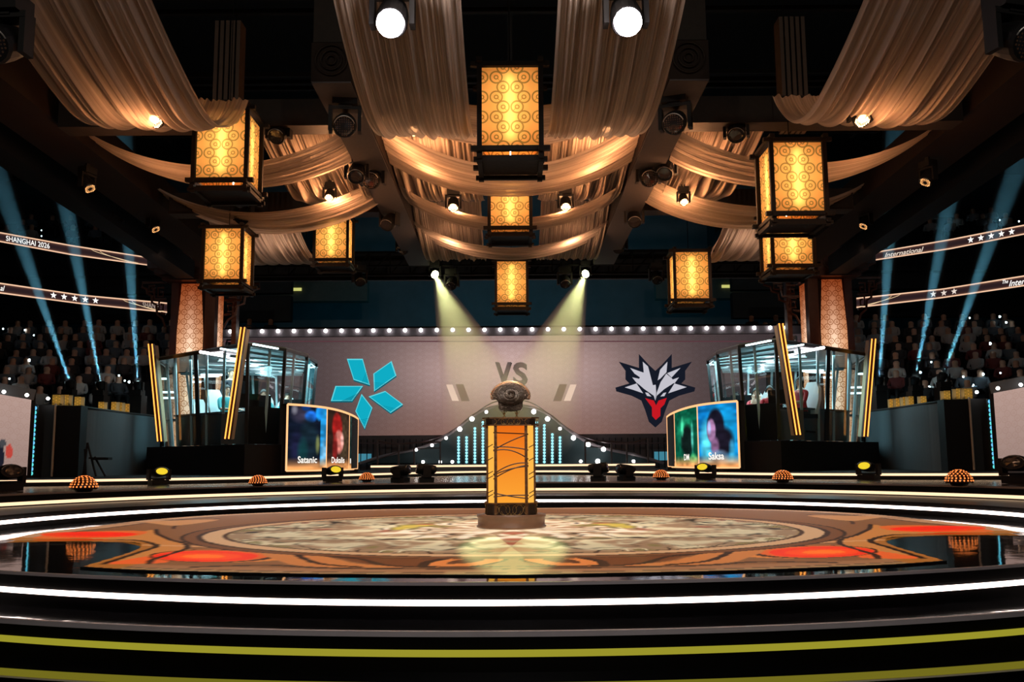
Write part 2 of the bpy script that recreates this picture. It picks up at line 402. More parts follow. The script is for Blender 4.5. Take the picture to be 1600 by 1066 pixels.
# red tongues
def ell(cx, cyp, a, b): return [G2(cx + a * math.cos(t), cyp + b * math.sin(t)) for t in [2 * PI * k / 40 for k in range(40)]]
put(inside(spx([(48, 843), (110, 834), (190, 831), (228, 833), (205, 840), (130, 843)], 4, True)), (215, 96, 40))
put(inside(ell(135, 837.5, 73, 4.6)), (240, 62, 20)); put(inside(ell(150, 836.6, 62, 3.2)), (250, 36, 14))
put(inside(spx([(165, 884), (215, 874), (262, 868), (262, 880), (240, 883)], 4, True)), (226, 92, 40))
put(inside(ell(345, 871, 118, 10.5)), (206, 120, 56)); put(inside(ell(330, 871.5, 100, 10.2)), (58, 24, 14))
put(inside(ell(325, 871.5, 90, 9.4)), (214, 90, 34)); put(inside(ell(320, 871.8, 82, 8.4)), (240, 44, 16)); put(inside(ell(318, 872, 58, 5.6)), (255, 70, 16)); put(inside(ell(316, 872, 34, 3.0)), (255, 112, 24))
# front cartouche, with a painted pedestal shadow
put(inside(spx([(400, 862), (462, 864), (500, 870), (560, 884), (650, 889), (480, 888), (430, 878)], 4, True)), (190, 112, 60))
put(inside(spx([(505, 865), (640, 863), (790, 863), (790, 870), (770, 884), (690, 889), (600, 887), (540, 878)], 4, True)), (104, 54, 26))  # dark trapezoid: the pedestal's cast shadow put into the floor colour
for q in ([(500, 864), (512, 872), (560, 876), (600, 886), (680, 889.5), (790, 888)], [(452, 862), (470, 874), (500, 884), (560, 889)], [(300, 889), (420, 886), (520, 891), (790, 892)],
          [(655, 889), (664, 881), (700, 875), (765, 872.5)], [(520, 862), (790, 862)]):
    put(dist(spx(q)) < 0.030, (44, 20, 12))
put(inside(spx([(664, 888), (672, 881), (710, 875), (768, 873), (790, 876), (770, 883), (730, 888)], 4, True)), (214, 122, 62))
put(inside(spx([(696, 884), (712, 878), (748, 875.5), (756, 877), (735, 882)], 4, True)), (84, 40, 20))
put(dist(spx([(664, 888), (672, 881), (710, 875), (768, 873), (790, 876), (770, 883), (730, 888), (664, 888)], 4)) < 0.018, (40, 18, 10))
put(dist(spx([(226, 854), (300, 856), (420, 860), (520, 862)])) < 0.05, (200, 140, 96))
for q in ([(232, 812), (300, 816), (272, 824), (270, 828)], [(160, 822), (250, 816), (330, 810)], [(340, 812), (280, 822)]):
    put(dist(spx(q)) < 0.022, (66, 32, 20))
put(inside(spx([(226, 817), (300, 814), (340, 814), (276, 823), (240, 820)], 4, True)), (188, 128, 84))
put(dist(L1) < 0.026, (46, 22, 14)); put(dist(L2) < 0.028, (40, 18, 10))
# medallion
MY = 10.15; RR = np.hypot(XX / 1.13, YY - MY) * 1.17; TH = np.arctan2(YY - MY, AX)
put(RR < 3.52, (112, 66, 40)); put((RR > 3.50) & (RR < 3.54), (50, 24, 14)); put(RR < 3.38, (56, 28, 18)); put(RR < 3.32, (196, 150, 116)); put(RR < 3.12, (70, 40, 28)); put(RR < 3.07, (150, 120, 88))
n1 = noise2((nx, ny), 40, 26, 1) + 0.5 * noise2((nx, ny), 84, 50, 2); n2 = noise2((nx, ny), 34, 22, 3) + 0.5 * noise2((nx, ny), 70, 46, 4)
n1 = (n1 + n1[::-1]) / 2; n2 = (n2 + n2[::-1]) / 2
sw = np.sin(5.2 * RR + 5 * n1 + 3 * np.cos(6 * TH + 2 * n2)) * 0.5 + 0.5
md = RR < 3.05
put(md, (168, 132, 106)); put(md & (sw > 0.35), (196, 162, 134)); put(md & (sw > 0.66), (226, 206, 176)); put(md & (RR < 1.5) & (sw > 0.5), (236, 214, 196))
put(md & (n2 > 0.98) & (RR > .9), (140, 122, 78)); put(md & (n2 > 1.10) & (RR > 1.2), (196, 170, 80)); put(md & (n1 > 1.08), (170, 96, 78)); put(md & (n1 < 0.42) & (RR > 1.2), (104, 92, 66))
ln = np.abs(np.sin(5.2 * RR + 5 * n1 + 3 * np.cos(6 * TH + 2 * n2) + 0.7)); put(md & (ln < 0.10) & (n2 > 0.55), (52, 34, 24))
ln = np.abs(n2 - 0.80); put(md & (ln < 0.022) & (RR > 0.9), (44, 30, 22)); put(md & (np.abs(n1 - 0.66) < 0.014), (236, 220, 190))
def led_grid(name, P, Cc, mask, m, parent, uvf=None):
    NX, NY = Cc.shape[:2]
    k = mask[:-1, :-1] & mask[1:, :-1] & mask[1:, 1:] & mask[:-1, 1:]
    I = np.arange(NX * NY).reshape(NX, NY)
    q = np.stack([I[:-1, :-1][k], I[1:, :-1][k], I[1:, 1:][k], I[:-1, 1:][k]], 1)
    used = np.zeros(NX * NY, bool); used[q] = True; new = np.cumsum(used) - 1; q = new[q]
    V = P.reshape(-1, 3)[used] - np.array(origin(parent)); Cv = np.concatenate([Cc.reshape(-1, 3), np.ones((NX * NY, 1))], 1)[used]
    me = bpy.data.meshes.new(name); me.vertices.add(len(V)); me.vertices.foreach_set('co', V.ravel())
    me.loops.add(q.size); me.loops.foreach_set('vertex_index', q.ravel()); me.polygons.add(len(q))
    me.polygons.foreach_set('loop_start', np.arange(0, q.size, 4)); me.polygons.foreach_set('loop_total', np.full(len(q), 4))
    at_ = me.attributes.new('Col', 'FLOAT_COLOR', 'POINT'); at_.data.foreach_set('color', Cv.astype(np.float32).ravel())
    if uvf is not None:
        uvl = me.uv_layers.new(name='UVMap'); UV = uvf.reshape(-1, 2)[used][q.ravel()]; uvl.data.foreach_set('uv', UV.astype(np.float32).ravel())
    me.materials.append(m); me.update(calc_edges=True); me.validate()
    o = bpy.data.objects.new(name, me); COL.objects.link(o); o.parent = parent; return o
C *= (1 - .42 * np.clip((RR - 1.3) / 1.0, 0, 1) * (RR < 3.05) - .22 * (RR >= 3.05))[..., None]  # dimmed outwards: falloff of the pedestal's light pool put into the colour
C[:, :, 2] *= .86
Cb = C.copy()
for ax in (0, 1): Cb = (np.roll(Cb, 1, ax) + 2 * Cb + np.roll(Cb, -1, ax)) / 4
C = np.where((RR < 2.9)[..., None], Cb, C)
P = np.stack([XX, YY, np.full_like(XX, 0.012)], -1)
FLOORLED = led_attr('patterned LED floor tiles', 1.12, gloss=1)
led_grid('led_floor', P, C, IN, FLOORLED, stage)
Fw = [Vector((x, y, 0)) for x, y in Fr]; Fw = Fw + [Vector((-p.x, p.y, 0)) for p in Fw[::-1]]
band(Fw, 0.001, 0.012, 0.004, 0.02).build('floor_rim', BLACK, stage)

# ------------------------------------------------------------------ raised rear tiers
tiers = thing('rear_tiers', 'raised curved black tiers with glowing strips wrapping behind the round stage', 'platform', (0, 16, 0))
def back_arc(a, b, yc, y0=6.0, n=90):
    p = [Vector((a, y0 + (yc - y0) * i / 8, 0)) for i in range(8)]
    p += [Vector((a * math.cos(t), yc + b * math.sin(t), 0)) for t in [PI * i / n for i in range(n + 1)]]
    return p + [Vector((-a, yc - (yc - y0) * (i + 1) / 8, 0)) for i in range(8)]
yb1 = atz(798, 783, 0.085).y; b1 = back_arc(5.85, yb1 - 10.2, 10.2)
yb2 = atz(798, 765, 0.20).y; b2 = back_arc(7.35, yb2 - 10.2, 10.2)
half = [(0, 26.5), (2.0, 25.4), (3.9, 21.8), (5.0, 19.6), (6.3, 18.2), (9, 17.0), (13, 16.4), (22, 16.0)]
b3 = [Vector((p.x, p.y, 0)) for p in cat_rom([(x, y, 0) for x, y in half[::-1]] + [(-x, y, 0) for x, y in half[1:]], 6)]
def ringmesh(inner, outer, z, nm):
    mb = MB(); n = len(inner)
    mb.grid([[(inner[i].x, inner[i].y, z), (outer[i].x, outer[i].y, z)] for i in range(n)]); return mb
def resample(c, n):
    L = [0]
    for p, q in zip(c[:-1], c[1:]): L.append(L[-1] + (q - p).length)
    out = []; j = 0
    for i in range(n):
        s = L[-1] * i / (n - 1)
        while j < len(L) - 2 and L[j + 1] < s: j += 1
        out.append(c[j].lerp(c[j + 1], (s - L[j]) / max(1e-6, L[j + 1] - L[j])))
    return out
Z1, Z2, Z3, Z4 = 0.16, 0.335, 0.46, 0.63
r1, r2, r3 = resample(b1, 140), resample(b2, 140), resample(b3, 140)
ringmesh(r1, r2, Z1, '').build('first_tread', mat('satin dark tread', (0.006, 0.0035, 0.003), 0.3, noise=0.4, nscale=2, spec=0.15), tiers)
m_ = ringmesh(r2, r3, Z2, ''); m_.build('second_tread', mat('satin black deck', (0.035, 0.03, 0.03), 0.22, noise=0.2), tiers)
band(b1, 0, Z1, 0, -0.04).build('riser', RISER, tiers)
band(b2, Z1, Z2, 0, -0.04).build('riser', RISER, tiers)
band(b3, Z2, Z3, 0, -0.04).build('riser', BLACK, tiers)
band(b2, Z2 - 0.022, Z2 + 0.004, -0.02, -0.04).build('edge_trim', mat('dull step nosing', (0.16, 0.14, 0.14), 0.6), tiers)
band(b1, Z1 - 0.012, Z1 + 0.004, -0.02, -0.04).build('edge_trim', BLACK, tiers)
def strip_on(curve, px_y, z_mid, hgt, m): band(curve, z_mid - hgt / 2, z_mid + hgt / 2, -0.02, -0.02).build('light_strip', m, tiers)
strip_on(b1, 783, at(798, 783, yb1).z, 0.04, WSTRIP)
strip_on(b2, 765, at(798, 765, yb2).z, 0.045, OSTRIP)
strip_on(b3, 743, at(534, 743.6, 20.9).z, 0.045, OSTRIP)
mb = MB(); pts = [Vector((p.x, p.y, Z3)) for p in b3]
ex = [(-22, 25.9), (-10.8, 25.9), (-10.8, 31.5), (10.8, 31.5), (10.8, 25.9), (22, 25.9)]; mb.add(pts + [Vector((*q, Z3)) for q in ex], [tuple(range(len(pts) + 6))]); mb.build('upper_deck', BLACK, tiers)
MB().box((0, 30, (Z3 + Z4) / 2), (8.5, 4, Z4 - Z3)).build('upper_platform', DGREY, tiers)
MB().box((0, 27.98, at(798, 727.7, 28).z), (8.5, 0.03, 0.055)).build('light_strip', OSTRIP, tiers)

# ------------------------------------------------------------------ lanterns
PAPER = paper('amber lantern paper', (1.0, 0.44, 0.10), (0.36, 0.19, 0.04))
PAPERC = paper('peach lantern paper', (1.0, 0.58, 0.26), (0.42, 0.22, 0.07))
TUBE = glow('lantern lamp tube', (1.0, 0.80, 0.50), 1.0)
CABLE = mat('black steel cable', (0.003, 0.003, 0.003), 0.6, spec=0.1)
def make_lantern(w=1.0, h=1.46, paper_m=PAPER, power=27.0, tube_n=4, cable=4.0):
    """wooden box lantern, base centre of the paper at the origin"""
    t = empty('box_lantern'); p = 0.085 * w; a = w / 2
    tm = glow('lantern lamp tube %.0f' % power, (1.0, 0.92, 0.80), power)
    for sx in (-1, 1):
        for sy in (-1, 1):
            mb = MB(); mb.box((sx * (a + p / 2), sy * (a + p / 2), h / 2), (p, p, h + 0.02)); mb.build('post', WOODD, t)
    for nm, zz in (('bottom_frame', -p / 2), ('top_frame', h + p / 2)):
        mb = MB(); L = w + 4.6 * p
        for s in (-1, 1):
            mb.box((0, s * (a + p / 2), zz), (L, p * 1.15, p)); mb.box((s * (a + p / 2), 0, zz - (p * 0.55 if zz < 0 else -p * 0.55)), (p * 1.15, L, p * 0.9))
        mb.build(nm, WOODD, t)
    mb = MB(); mb.box((0, 0, -p * 2.0), (w * 0.98, w * 0.98, p * 0.7))
    for s in (-1, 1):
        mb.box((s * (a + p / 2), 0, -p * 2.4), (p, w + 3.4 * p, p * 1.0)); mb.box((0, s * (a + p / 2), -p * 2.8), (w + 3.4 * p, p, p * 0.9))
        for s2 in (-1, 1): mb.box((s * (a + p / 2), s2 * (a + p / 2), -p * 2.2), (p * 1.1, p * 1.1, p * 2.8))
    mb.build('bottom_plate', WOODD, t)
    mb = MB(); mb.box((0, 0, h + p * 0.9), (w * 0.96, w * 0.96, p * 0.4)); mb.build('top_plate', WOODD, t)
    for k in range(4):
        R = Matrix.Rotation(k * PI / 2, 3, 'Z'); vs = [R @ Vector((x * a, -a, z)) for x, z in ((-1, 0), (1, 0), (1, h), (-1, h))]
        mb = MB(); mb.add(vs, [(0, 1, 2, 3)]); mb.build('paper_panel', paper_m, t, uv=[(-0.5, 0), (0.5, 0), (0.5, h / w), (-0.5, h / w)])
    for k in range(tube_n):
        R = Matrix.Rotation(k * PI / 2, 3, 'Z'); c = R @ Vector((0, -a * 0.78, 0))
        mb = MB(); mb.tube([c + Vector((0, 0, h * 0.10)), c + Vector((0, 0, h * 0.9))], 0.012 * w, 5); mb.build('lamp_tube', tm, t)
    mb = MB(); mb.tube([(0, 0, h + p), (0, 0, h + cable)], 0.008, 5); mb.build('hanging_cable', CABLE, t)
    return t
lan0 = make_lantern(); LT = tree(lan0)
LY = []
def lantern(first, px0, px1, py_bot, Y, label, group):
    """front paper face spans px0..px1, its lower edge at py_bot, at distance Y"""
    o = lan0 if first else copy_tree(LT); LY.append(Y)
    l = at(px0, py_bot, Y); r = at(px1, py_bot, Y); wd = (r - l).length; c = (l + r) / 2
    LY[-1] += wd / 2; place(o, (c.x, Y + wd / 2, c.z), 0, wd, label, group); o['category'] = 'lantern'
    for k_ in kids(o):
        if k_.name.startswith('hanging_cable'):
            top = (9.5 - c.z) / wd; q = MB(); q.tube([(0, 0, 1.5), (0, 0, top)], 0.010, 5); q.build('cable_tmp', CABLE); tmp = bpy.data.objects['cable_tmp']; k_.data = tmp.data; bpy.data.objects.remove(tmp)
    return o
lantern(True, 751, 840, 229.5, 10.8, 'large wooden box lantern with glowing amber paper hanging highest above the orange pedestal', 'large front lanterns')
bpy.context.view_layer.update()
lantern(False, 765, 825, 354, 15.5, 'amber box lantern half covered by cloth, middle of the three in the centre row', 'centre lanterns')
lantern(False, 775, 820, 473, 20.8, 'lowest and farthest peach box lantern of the centre row, just above the big screen', 'centre lanterns')
lantern(False, 304, 380, 279, 12.6, 'upper left amber box lantern hanging over another lantern', 'left lanterns')
lantern(False, 317, 373, 437, 17.0, 'lower left amber box lantern beside the left pillar head', 'left lanterns')
lantern(False, 491, 539, 404, 20.0, 'small yellow and orange box lantern partly behind a cloth swag on the left', 'left lanterns')
lantern(False, 1209, 1286, 331, 12.6, 'upper right amber box lantern hanging over another lantern', 'right lanterns')
lantern(False, 1208, 1268, 413, 16.4, 'lower right amber box lantern beside the right pillar head', 'right lanterns')
lantern(False, 1055, 1106, 467, 20.4, 'small orange box lantern hanging alone right of the centre row', 'right lanterns')

# ------------------------------------------------------------------ roof beams
ZB = 5.55
def beam(nm, label, p0, p1, wd, ht, m=BEAMM, soffit=True, extra=None):
    t = thing(nm, label, 'beam', p0)
    MB().bar(p0, p1, wd, ht).build('beam_body', m, t)
    if soffit:
        d = Vector((0, 0, -ht / 2 - 0.012)); MB().bar(Vector(p0) + d, Vector(p1) + d, wd * 0.96, 0.02).build('soffit_board', SOFFM, t)
    if extra: extra(t)
    return t
for s, nm in ((-1, 'left'), (1, 'right')):
    def rosette(t, s=s):
        mb = MB()
        for r in (0.2, 0.13, 0.06): mb.tube([Vector((s * 2.28 + r * math.cos(q), 11.27, 5.83 + r * math.sin(q))) for q in [2 * PI * i / 24 for i in range(25)]], 0.014, 6)
        mb.build('carved_rosette', WOODD, t)
        MB().box((s * 2.28, 11.6, 7.1), (0.5, 0.5, 2.0)).build('hanger_post', WOODD, t)
    beam('roof_beam', 'long pale-bottomed roof beam %s of the centre lanterns with a carved rosette end' % nm, (s * 2.28, 11.3, ZB + 0.26), (s * 2.28, 22.5, ZB + 0.26), 0.52, 0.52, BEAMM, True, rosette)
    pa, pb = (s * 7.3, 9.0, 6.3), (s * 7.75, 25.5, 6.2)
    beam('outer_roof_beam', 'long brown outer roof beam on the far %s reaching over the pillar' % nm, pa, pb, 0.85, 0.6, BEAMM, False)
    beam('side_girder', 'thick black girder carrying small lamps outside the %s outer beam' % nm, (s * 8.7, 9, 6.4), (s * 9.3, 26, 6.2), 0.5, 0.5, BLACK, False)
for Y, z0, z1, lab in ((13.6, 5.83, 6.25, 'nearest dark cross beam between the roof bays above the front lanterns'), (18.2, 5.72, 6.15, 'middle dark cross beam behind the first orange-lit cloths')):
    for s, nm in ((-1, 'left'), (1, 'right')):
        beam('cross_beam', lab + ', %s bay' % nm, (s * 2.6, Y + 0.2, (z0 + z1) / 2), (s * 6.9, Y + 0.2, (z0 + z1) / 2), 0.4, z1 - z0, WOODD, False)
for s, nm in ((-1, 'left'), (1, 'right')):
    mb = MB()
    for k in range(5): mb.box((s * (4.45 + 0.09 * k), 14.6, 7.0), (0.06, 0.3, 1.9))
    tag(mb.build('slatted_hanger', mat('aged slats', (0.05, 0.032, 0.022), 0.7, noise=0.3), None), 'short slatted timber hanger rising above the %s cross beam' % nm, 'hanger')
# rear truss
def truss(nm, label, p0, p1, hgt, n, r=0.035):
    t = thing(nm, label, 'truss', p0); p0 = Vector(p0); p1 = Vector(p1); up = Vector((0, 0, hgt)); dp = Vector((0, hgt, 0))
    mb = MB()
    for o in (Vector((0, 0, 0)), up, dp, up + dp): mb.tube([p0 + o, p1 + o], r, 6)
    mb.build('chords', CABLE, t); mb = MB()
    for i in range(n):
        a = p0.lerp(p1, i / n); b = p0.lerp(p1, (i + 1) / n)
        mb.tube([a, b + up], r * 0.6, 5); mb.tube([a + up, a], r * 0.6, 5); mb.tube([b, b + up], r * .6, 5)
    mb.build('bracing', CABLE, t); return t
ZT = at(798, 428, 24).z
tr = truss('rear_truss', 'long black lighting truss above the rear screen under the last cloth swags', (-8, 24, ZT), (8, 24, ZT), 0.6, 30)
MB().box((0, 24.7, ZT + 0.35), (16, 0.1, 0.75)).build('masking_cloth', BLACK, tr)
MB().tube([(-8, 23.6, at(704, 419, 23.6).z + .07), (8, 23.6, at(704, 419, 23.6).z + .07)], .03, 6).build('lamp_pipe', CABLE, tr)
gr = thing('rigging_grid', 'black rigging grid high in the dark roof from which the lanterns hang', 'rigging', (0, 15, 9.5))
for y in [7, 24.3] + LY: MB().bar((-10, y, 9.55), (10, y, 9.55), .1, .1).build('pipe', CABLE, gr)
for x in (-9.5, 0, 9.5): MB().bar((x, 6, 9.65), (x, 25, 9.65), .1, .1).build('pipe', CABLE, gr)

# ------------------------------------------------------------------ cloth drapes
def cloth_mat(name, col, tr=0.45, thin=0.12):
    m = bpy.data.materials.new(name); m.use_nodes = True; nt = m.node_tree; nt.nodes.clear()
    d = nt.nodes.new('ShaderNodeBsdfDiffuse'); t = nt.nodes.new('ShaderNodeBsdfTranslucent'); tp = nt.nodes.new('ShaderNodeBsdfTransparent')
    uv = nt.nodes.new('ShaderNodeUVMap'); mp = nt.nodes.new('ShaderNodeMapping'); mp.inputs['Scale'].default_value = (0.8, 75, 1)
    n = nt.nodes.new('ShaderNodeTexNoise'); n.inputs['Scale'].default_value = 1.0; n.inputs['Detail'].default_value = 3
    nt.links.new(uv.outputs[0], mp.inputs[0]); nt.links.new(mp.outputs[0], n.inputs['Vector'])
    mx = nt.nodes.new('ShaderNodeMix'); mx.data_type = 'RGBA'; mx.inputs['A'].default_value = (col[0] * .16, col[1] * .13, col[2] * .10, 1); mx.inputs['B'].default_value = (*[min(1, c * 1.75) for c in col], 1)  # streaks put lit ridges and shaded creases of folds into the colour
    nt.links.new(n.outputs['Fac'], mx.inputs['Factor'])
    for q in (d, t): nt.links.new(mx.outputs['Result'], q.inputs[0])
    a = nt.nodes.new('ShaderNodeMixShader'); a.inputs[0].default_value = tr; nt.links.new(d.outputs[0], a.inputs[1]); nt.links.new(t.outputs[0], a.inputs[2])
    b = nt.nodes.new('ShaderNodeMixShader'); b.inputs[0].default_value = thin; nt.links.new(a.outputs[0], b.inputs[1]); nt.links.new(tp.outputs[0], b.inputs[2])
    o = nt.nodes.new('ShaderNodeOutputMaterial'); nt.links.new(b.outputs[0], o.inputs[0]); return m
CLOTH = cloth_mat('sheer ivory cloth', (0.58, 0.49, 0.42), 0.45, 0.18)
def drape(label, group, A0, A1, B0, B1, sag, folds=14, amp=0.03, nu=44, nv=150, seed=0, bunchA=0.0, bunchB=0.0, peak=0.5, ruffle=0.0):
    sag = sag if isinstance(sag, tuple) else (sag, sag)
    """cloth hung from edge A0-A1 to edge B0-B1; u runs along the hang, v across the cloth"""
    A0, A1, B0, B1 = map(Vector, (A0, A1, B0, B1)); r = random.Random(seed)
    ph = [(r.uniform(0, 6.28), r.uniform(0.6, 1.5), r.uniform(-0.5, 0.5)) for _ in range(6)]
    def fold(v, u):
        x = 0
        for k, (a, b, c) in enumerate(ph): x += math.sin(2 * PI * v * folds * (0.35 + 0.33 * k) * b + a + c * u * 2.0) / (1 + 0.45 * k)
        return x
    P = []; UV = []
    for i in range(nu):
        u = i / (nu - 1); row = []
        q = u / (2 * peak) if u < peak else 0.5 + (u - peak) / (2 * (1 - peak))
        s = (4 * q * (1 - q)) ** 0.9
        for j in range(nv):
            v = j / (nv - 1)
            va = 0.5 + (v - 0.5) * (1 - bunchA); vb = 0.5 + (v - 0.5) * (1 - bunchB)
            p = A0.lerp(A1, va).lerp(B0.lerp(B1, vb), u)
            p.z -= s * (sag[0] + (sag[1] - sag[0]) * v) * (1 + 0.02 * math.sin(v * 5 + seed))
            row.append(p); UV.append((u, v))
        P.append(row)
    Q = []
    for i in range(nu):
        row = []; u = i / (nu - 1)
        env = amp * (0.45 + 0.55 * math.sin(PI * u)) * (1 + ruffle * math.exp(-((u - peak) / 0.13) ** 2))
        for j in range(nv):
            tu = P[min(i + 1, nu - 1)][j] - P[max(i - 1, 0)][j]; tv = P[i][min(j + 1, nv - 1)] - P[i][max(j - 1, 0)]
            nrm = tu.cross(tv); nrm = nrm.normalized() if nrm.length > 1e-9 else Vector((0, 0, 1))
            row.append(P[i][j] + nrm * env * fold(j / (nv - 1), u))
        Q.append(row)
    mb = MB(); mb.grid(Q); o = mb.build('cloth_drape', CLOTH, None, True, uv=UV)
    return tag(o, label, 'drape', group)
# centre swags, beam to beam
def Zs(px, py, Y): return at(px, py, Y).z
for k, (n_, f_, lab) in enumerate((((11.45, 534, 90, 168), (12.95, 565, 155, 228), 'widest ivory cloth swag across the centre bay, behind the nearest lantern'), ((13.2, 570, 163, 262), (15.0, 597, 247, 305), 'second ivory cloth swag across the centre bay, hanging below the nearest lantern'),
                                 ((16.1, 611, 281, 343), (17.9, 630, 313, 363), 'third ivory cloth swag across the centre bay, behind the middle lantern'), ((18.7, 637, 341, 388), (19.8, 645, 362, 406), 'farthest ivory cloth swag across the centre bay, above the lowest lantern'))):
    pn, pf = at(n_[1], n_[2], n_[0]), at(f_[1], f_[2], f_[0]); m_ = lambda p: (-p.x, p.y, p.z)
    drape(lab, 'cross swags of the centre bay', pn, pf, m_(pn), m_(pf), (pn.z - Zs(798, n_[3], n_[0]), pf.z - Zs(798, f_[3], f_[0])), 9, 0.020, 70, 120, 10 + k)
def mirror(s, p): return (p[0] if s < 0 else -p[0], p[1], p[2])
def long_drape(s, lab, grp, xa, xb, ya, yb, za, zb, yt, pyt, folds, amp, ruffle, seed):
    """lengthwise cloth between xa..xb, hung at (ya, za) and (yb, zb), lowest at yt where it shows at photo row pyt"""
    f = (yt - ya) / (yb - ya); zt_ = at(798, pyt, yt).z; sg = za + (zb - za) * f - zt_
    drape(lab, grp, mirror(s, (xa, ya, za)), mirror(s, (xb, ya, za)), mirror(s, (xa, yb, zb)), mirror(s, (xb, yb, zb)), sg, folds, amp, 64, 190, seed, ruffle=ruffle, peak=f)
for s, nm in ((-1, 'left'), (1, 'right')):
    e = 5 * (s > 0)
    long_drape(s, 'big pale lengthwise drape at the top of the picture, %s of the nearest lantern' % nm, 'lengthwise drapes of the centre bay', -0.48, -1.75, 6.4, 13.5, 6.7, 6.0, 10.4, 163, 15, 0.028, .4, 20 + e)
    long_drape(s, 'orange-lit lengthwise drape behind the front swags, %s of the nearest lantern' % nm, 'lengthwise drapes of the centre bay', -0.52, -1.98, 13.7, 18.0, 6.0, 5.9, 16.2, 293, 17, 0.024, 1.8, 21 + e)
    long_drape(s, 'farthest lengthwise drape of the centre bay, %s of the middle lantern' % nm, 'lengthwise drapes of the centre bay', -0.60, -1.98, 18.1, 22.3, 5.9, 5.8, 20.6, 399, 17, 0.022, .8, 22 + e)
    long_drape(s, 'large pale drape sweeping down in the upper %s corner of the picture' % nm, 'lengthwise drapes of the side bays', -3.62, -5.30, 6.4, 12.3, 6.9, 5.72, 10.5, 163, 14, 0.036, .3, 31 + e)
    long_drape(s, 'orange-lit drape between the %s roof beam and the upper %s lantern' % (nm, nm), 'lengthwise drapes of the side bays', -2.60, -4.0, 13.9, 18.1, 5.95, 5.9, 16.2, 292, 16, 0.028, 2.2, 33 + e)
    long_drape(s, 'farthest ivory drape of the %s bay hanging beneath the second swag' % nm, 'lengthwise drapes of the side bays', -4.45, -6.3, 18.5, 22.6, 5.9, 5.8, 20.6, 400, 15, 0.03, .8, 35 + e)
    i0, i1 = at(537, 203, 13.5), at(548, 253, 14.4); o0, o1 = at(112, 190, 14.6), at(150, 222, 15.6)
    drape('ivory swag sweeping from the %s roof beam behind the upper %s lantern' % (nm, nm), 'cross swags of the side bays', mirror(s, i0), mirror(s, i1), mirror(s, o0), mirror(s, o1),
          ((i0.z + o0.z) / 2 - Zs(330, 258, 14.05), (i1.z + o1.z) / 2 - Zs(330, 298, 15.0)), 9, 0.022, 70, 120, 37 + e, bunchB=0.5)
    i0, i1 = at(574, 283, 15.8), at(590, 316, 16.9); o0, o1 = at(228, 283, 18.0), at(250, 300, 19.0)
    drape('lower ivory swag from the %s roof beam passing above the small %s lantern' % (nm, nm), 'cross swags of the side bays', mirror(s, i0), mirror(s, i1), mirror(s, o0), mirror(s, o1),
          ((i0.z + o0.z) / 2 - Zs(400, 328, 16.9), (i1.z + o1.z) / 2 - Zs(400, 363, 17.9)), 9, 0.022, 70, 120, 39 + e, bunchB=0.5)

# ------------------------------------------------------------------ lamps: moving heads
LENS = mat('dark lens glass', (0.02, 0.02, 0.025), 0.08, coat=0.5)
def make_head(nm='moving_head_lamp', tilt=0.5, lens_m=LENS, hang=True, cells=False, size=1.0):
    """black moving-head lamp, clamp point at the origin, hanging down (hang) or standing up"""
    t = empty(nm); g = -1 if hang else 1; k = size
    mb = MB(); mb.box((0, 0, g * 0.07 * k), (0.30 * k, 0.24 * k, 0.14 * k)); mb.box((0, 0, g * 0.15 * k), (0.16 * k, 0.16 * k, 0.04 * k))
    if hang: mb.box((0, 0, 0.04 * k), (0.1 * k, 0.05 * k, 0.1 * k))
    mb.build('base_box', BLACK, t)
    mb = MB()
    for s in (-1, 1): mb.box((s * 0.175 * k, 0, g * 0.30 * k), (0.045 * k, 0.13 * k, 0.32 * k))
    mb.box((0, 0, g * 0.17 * k), (0.39 * k, 0.14 * k, 0.04 * k)); mb.build('yoke', BLACK, t)
    c = Vector((0, 0, g * 0.36 * k)); d = Vector((0, -math.cos(tilt), g * -0 + (-math.sin(tilt) if hang else math.sin(tilt)))).normalized()
    mb = MB(); mb.lathe([(0.07 * k, -0.17 * k), (0.12 * k, -0.14 * k), (0.14 * k, 0), (0.145 * k, 0.13 * k), (0.13 * k, 0.16 * k)], c, 16, 0, d)
    hd = mb.build('lamp_head', BLACK, t)
    mb = MB()
    if cells:
        Rm = d.to_track_quat('Z', 'Y').to_matrix()
        for i in range(-4, 5):
            for j in range(-4, 5):
                if i * i + j * j <= 17: mb.lathe([(0.009 * k, 0), (0.005 * k, 0.005 * k)], c + d * 0.163 * k + Rm @ Vector((i * 0.026 * k, j * 0.026 * k, 0)), 6, 0, d)
    mb.lathe([(0.112 * k, 0.158 * k), (0.08 * k, 0.166 * k), (0.0, 0.170 * k)], c, 16, 1 if cells else 0, d)
    mb.build('lens', [lens_m, LENS], hd)
    mb = MB(); R = d.to_track_quat('Z', 'Y').to_matrix()
    mb.tube([c + R @ Vector((0.125 * k * math.cos(q), 0.125 * k * math.sin(q), 0.162 * k)) for q in [PI * (0.1 + 0.8 * i / 12) for i in range(13)]], 0.006 * k, 5)
    mb.build('bezel', ALU, hd)
    return t
WHITE_HOT = glow('hot white lens', (1.0, 0.86, 0.90), 40)
ORANGE_HOT = glow('hot orange lens', (1.0, 0.42, 0.16), 30)
YEL_HOT = glow('hot yellow lens', (1.0, 0.95, 0.45), 40)
DIMCELL = mat('dim led cells', (0.09, 0.05, 0.03), 0.3)
h0 = make_head(tilt=0.75); H0 = tree(h0)
h1 = make_head(tilt=0.5, cells=True, lens_m=DIMCELL, size=1.1); H1 = tree(h1)
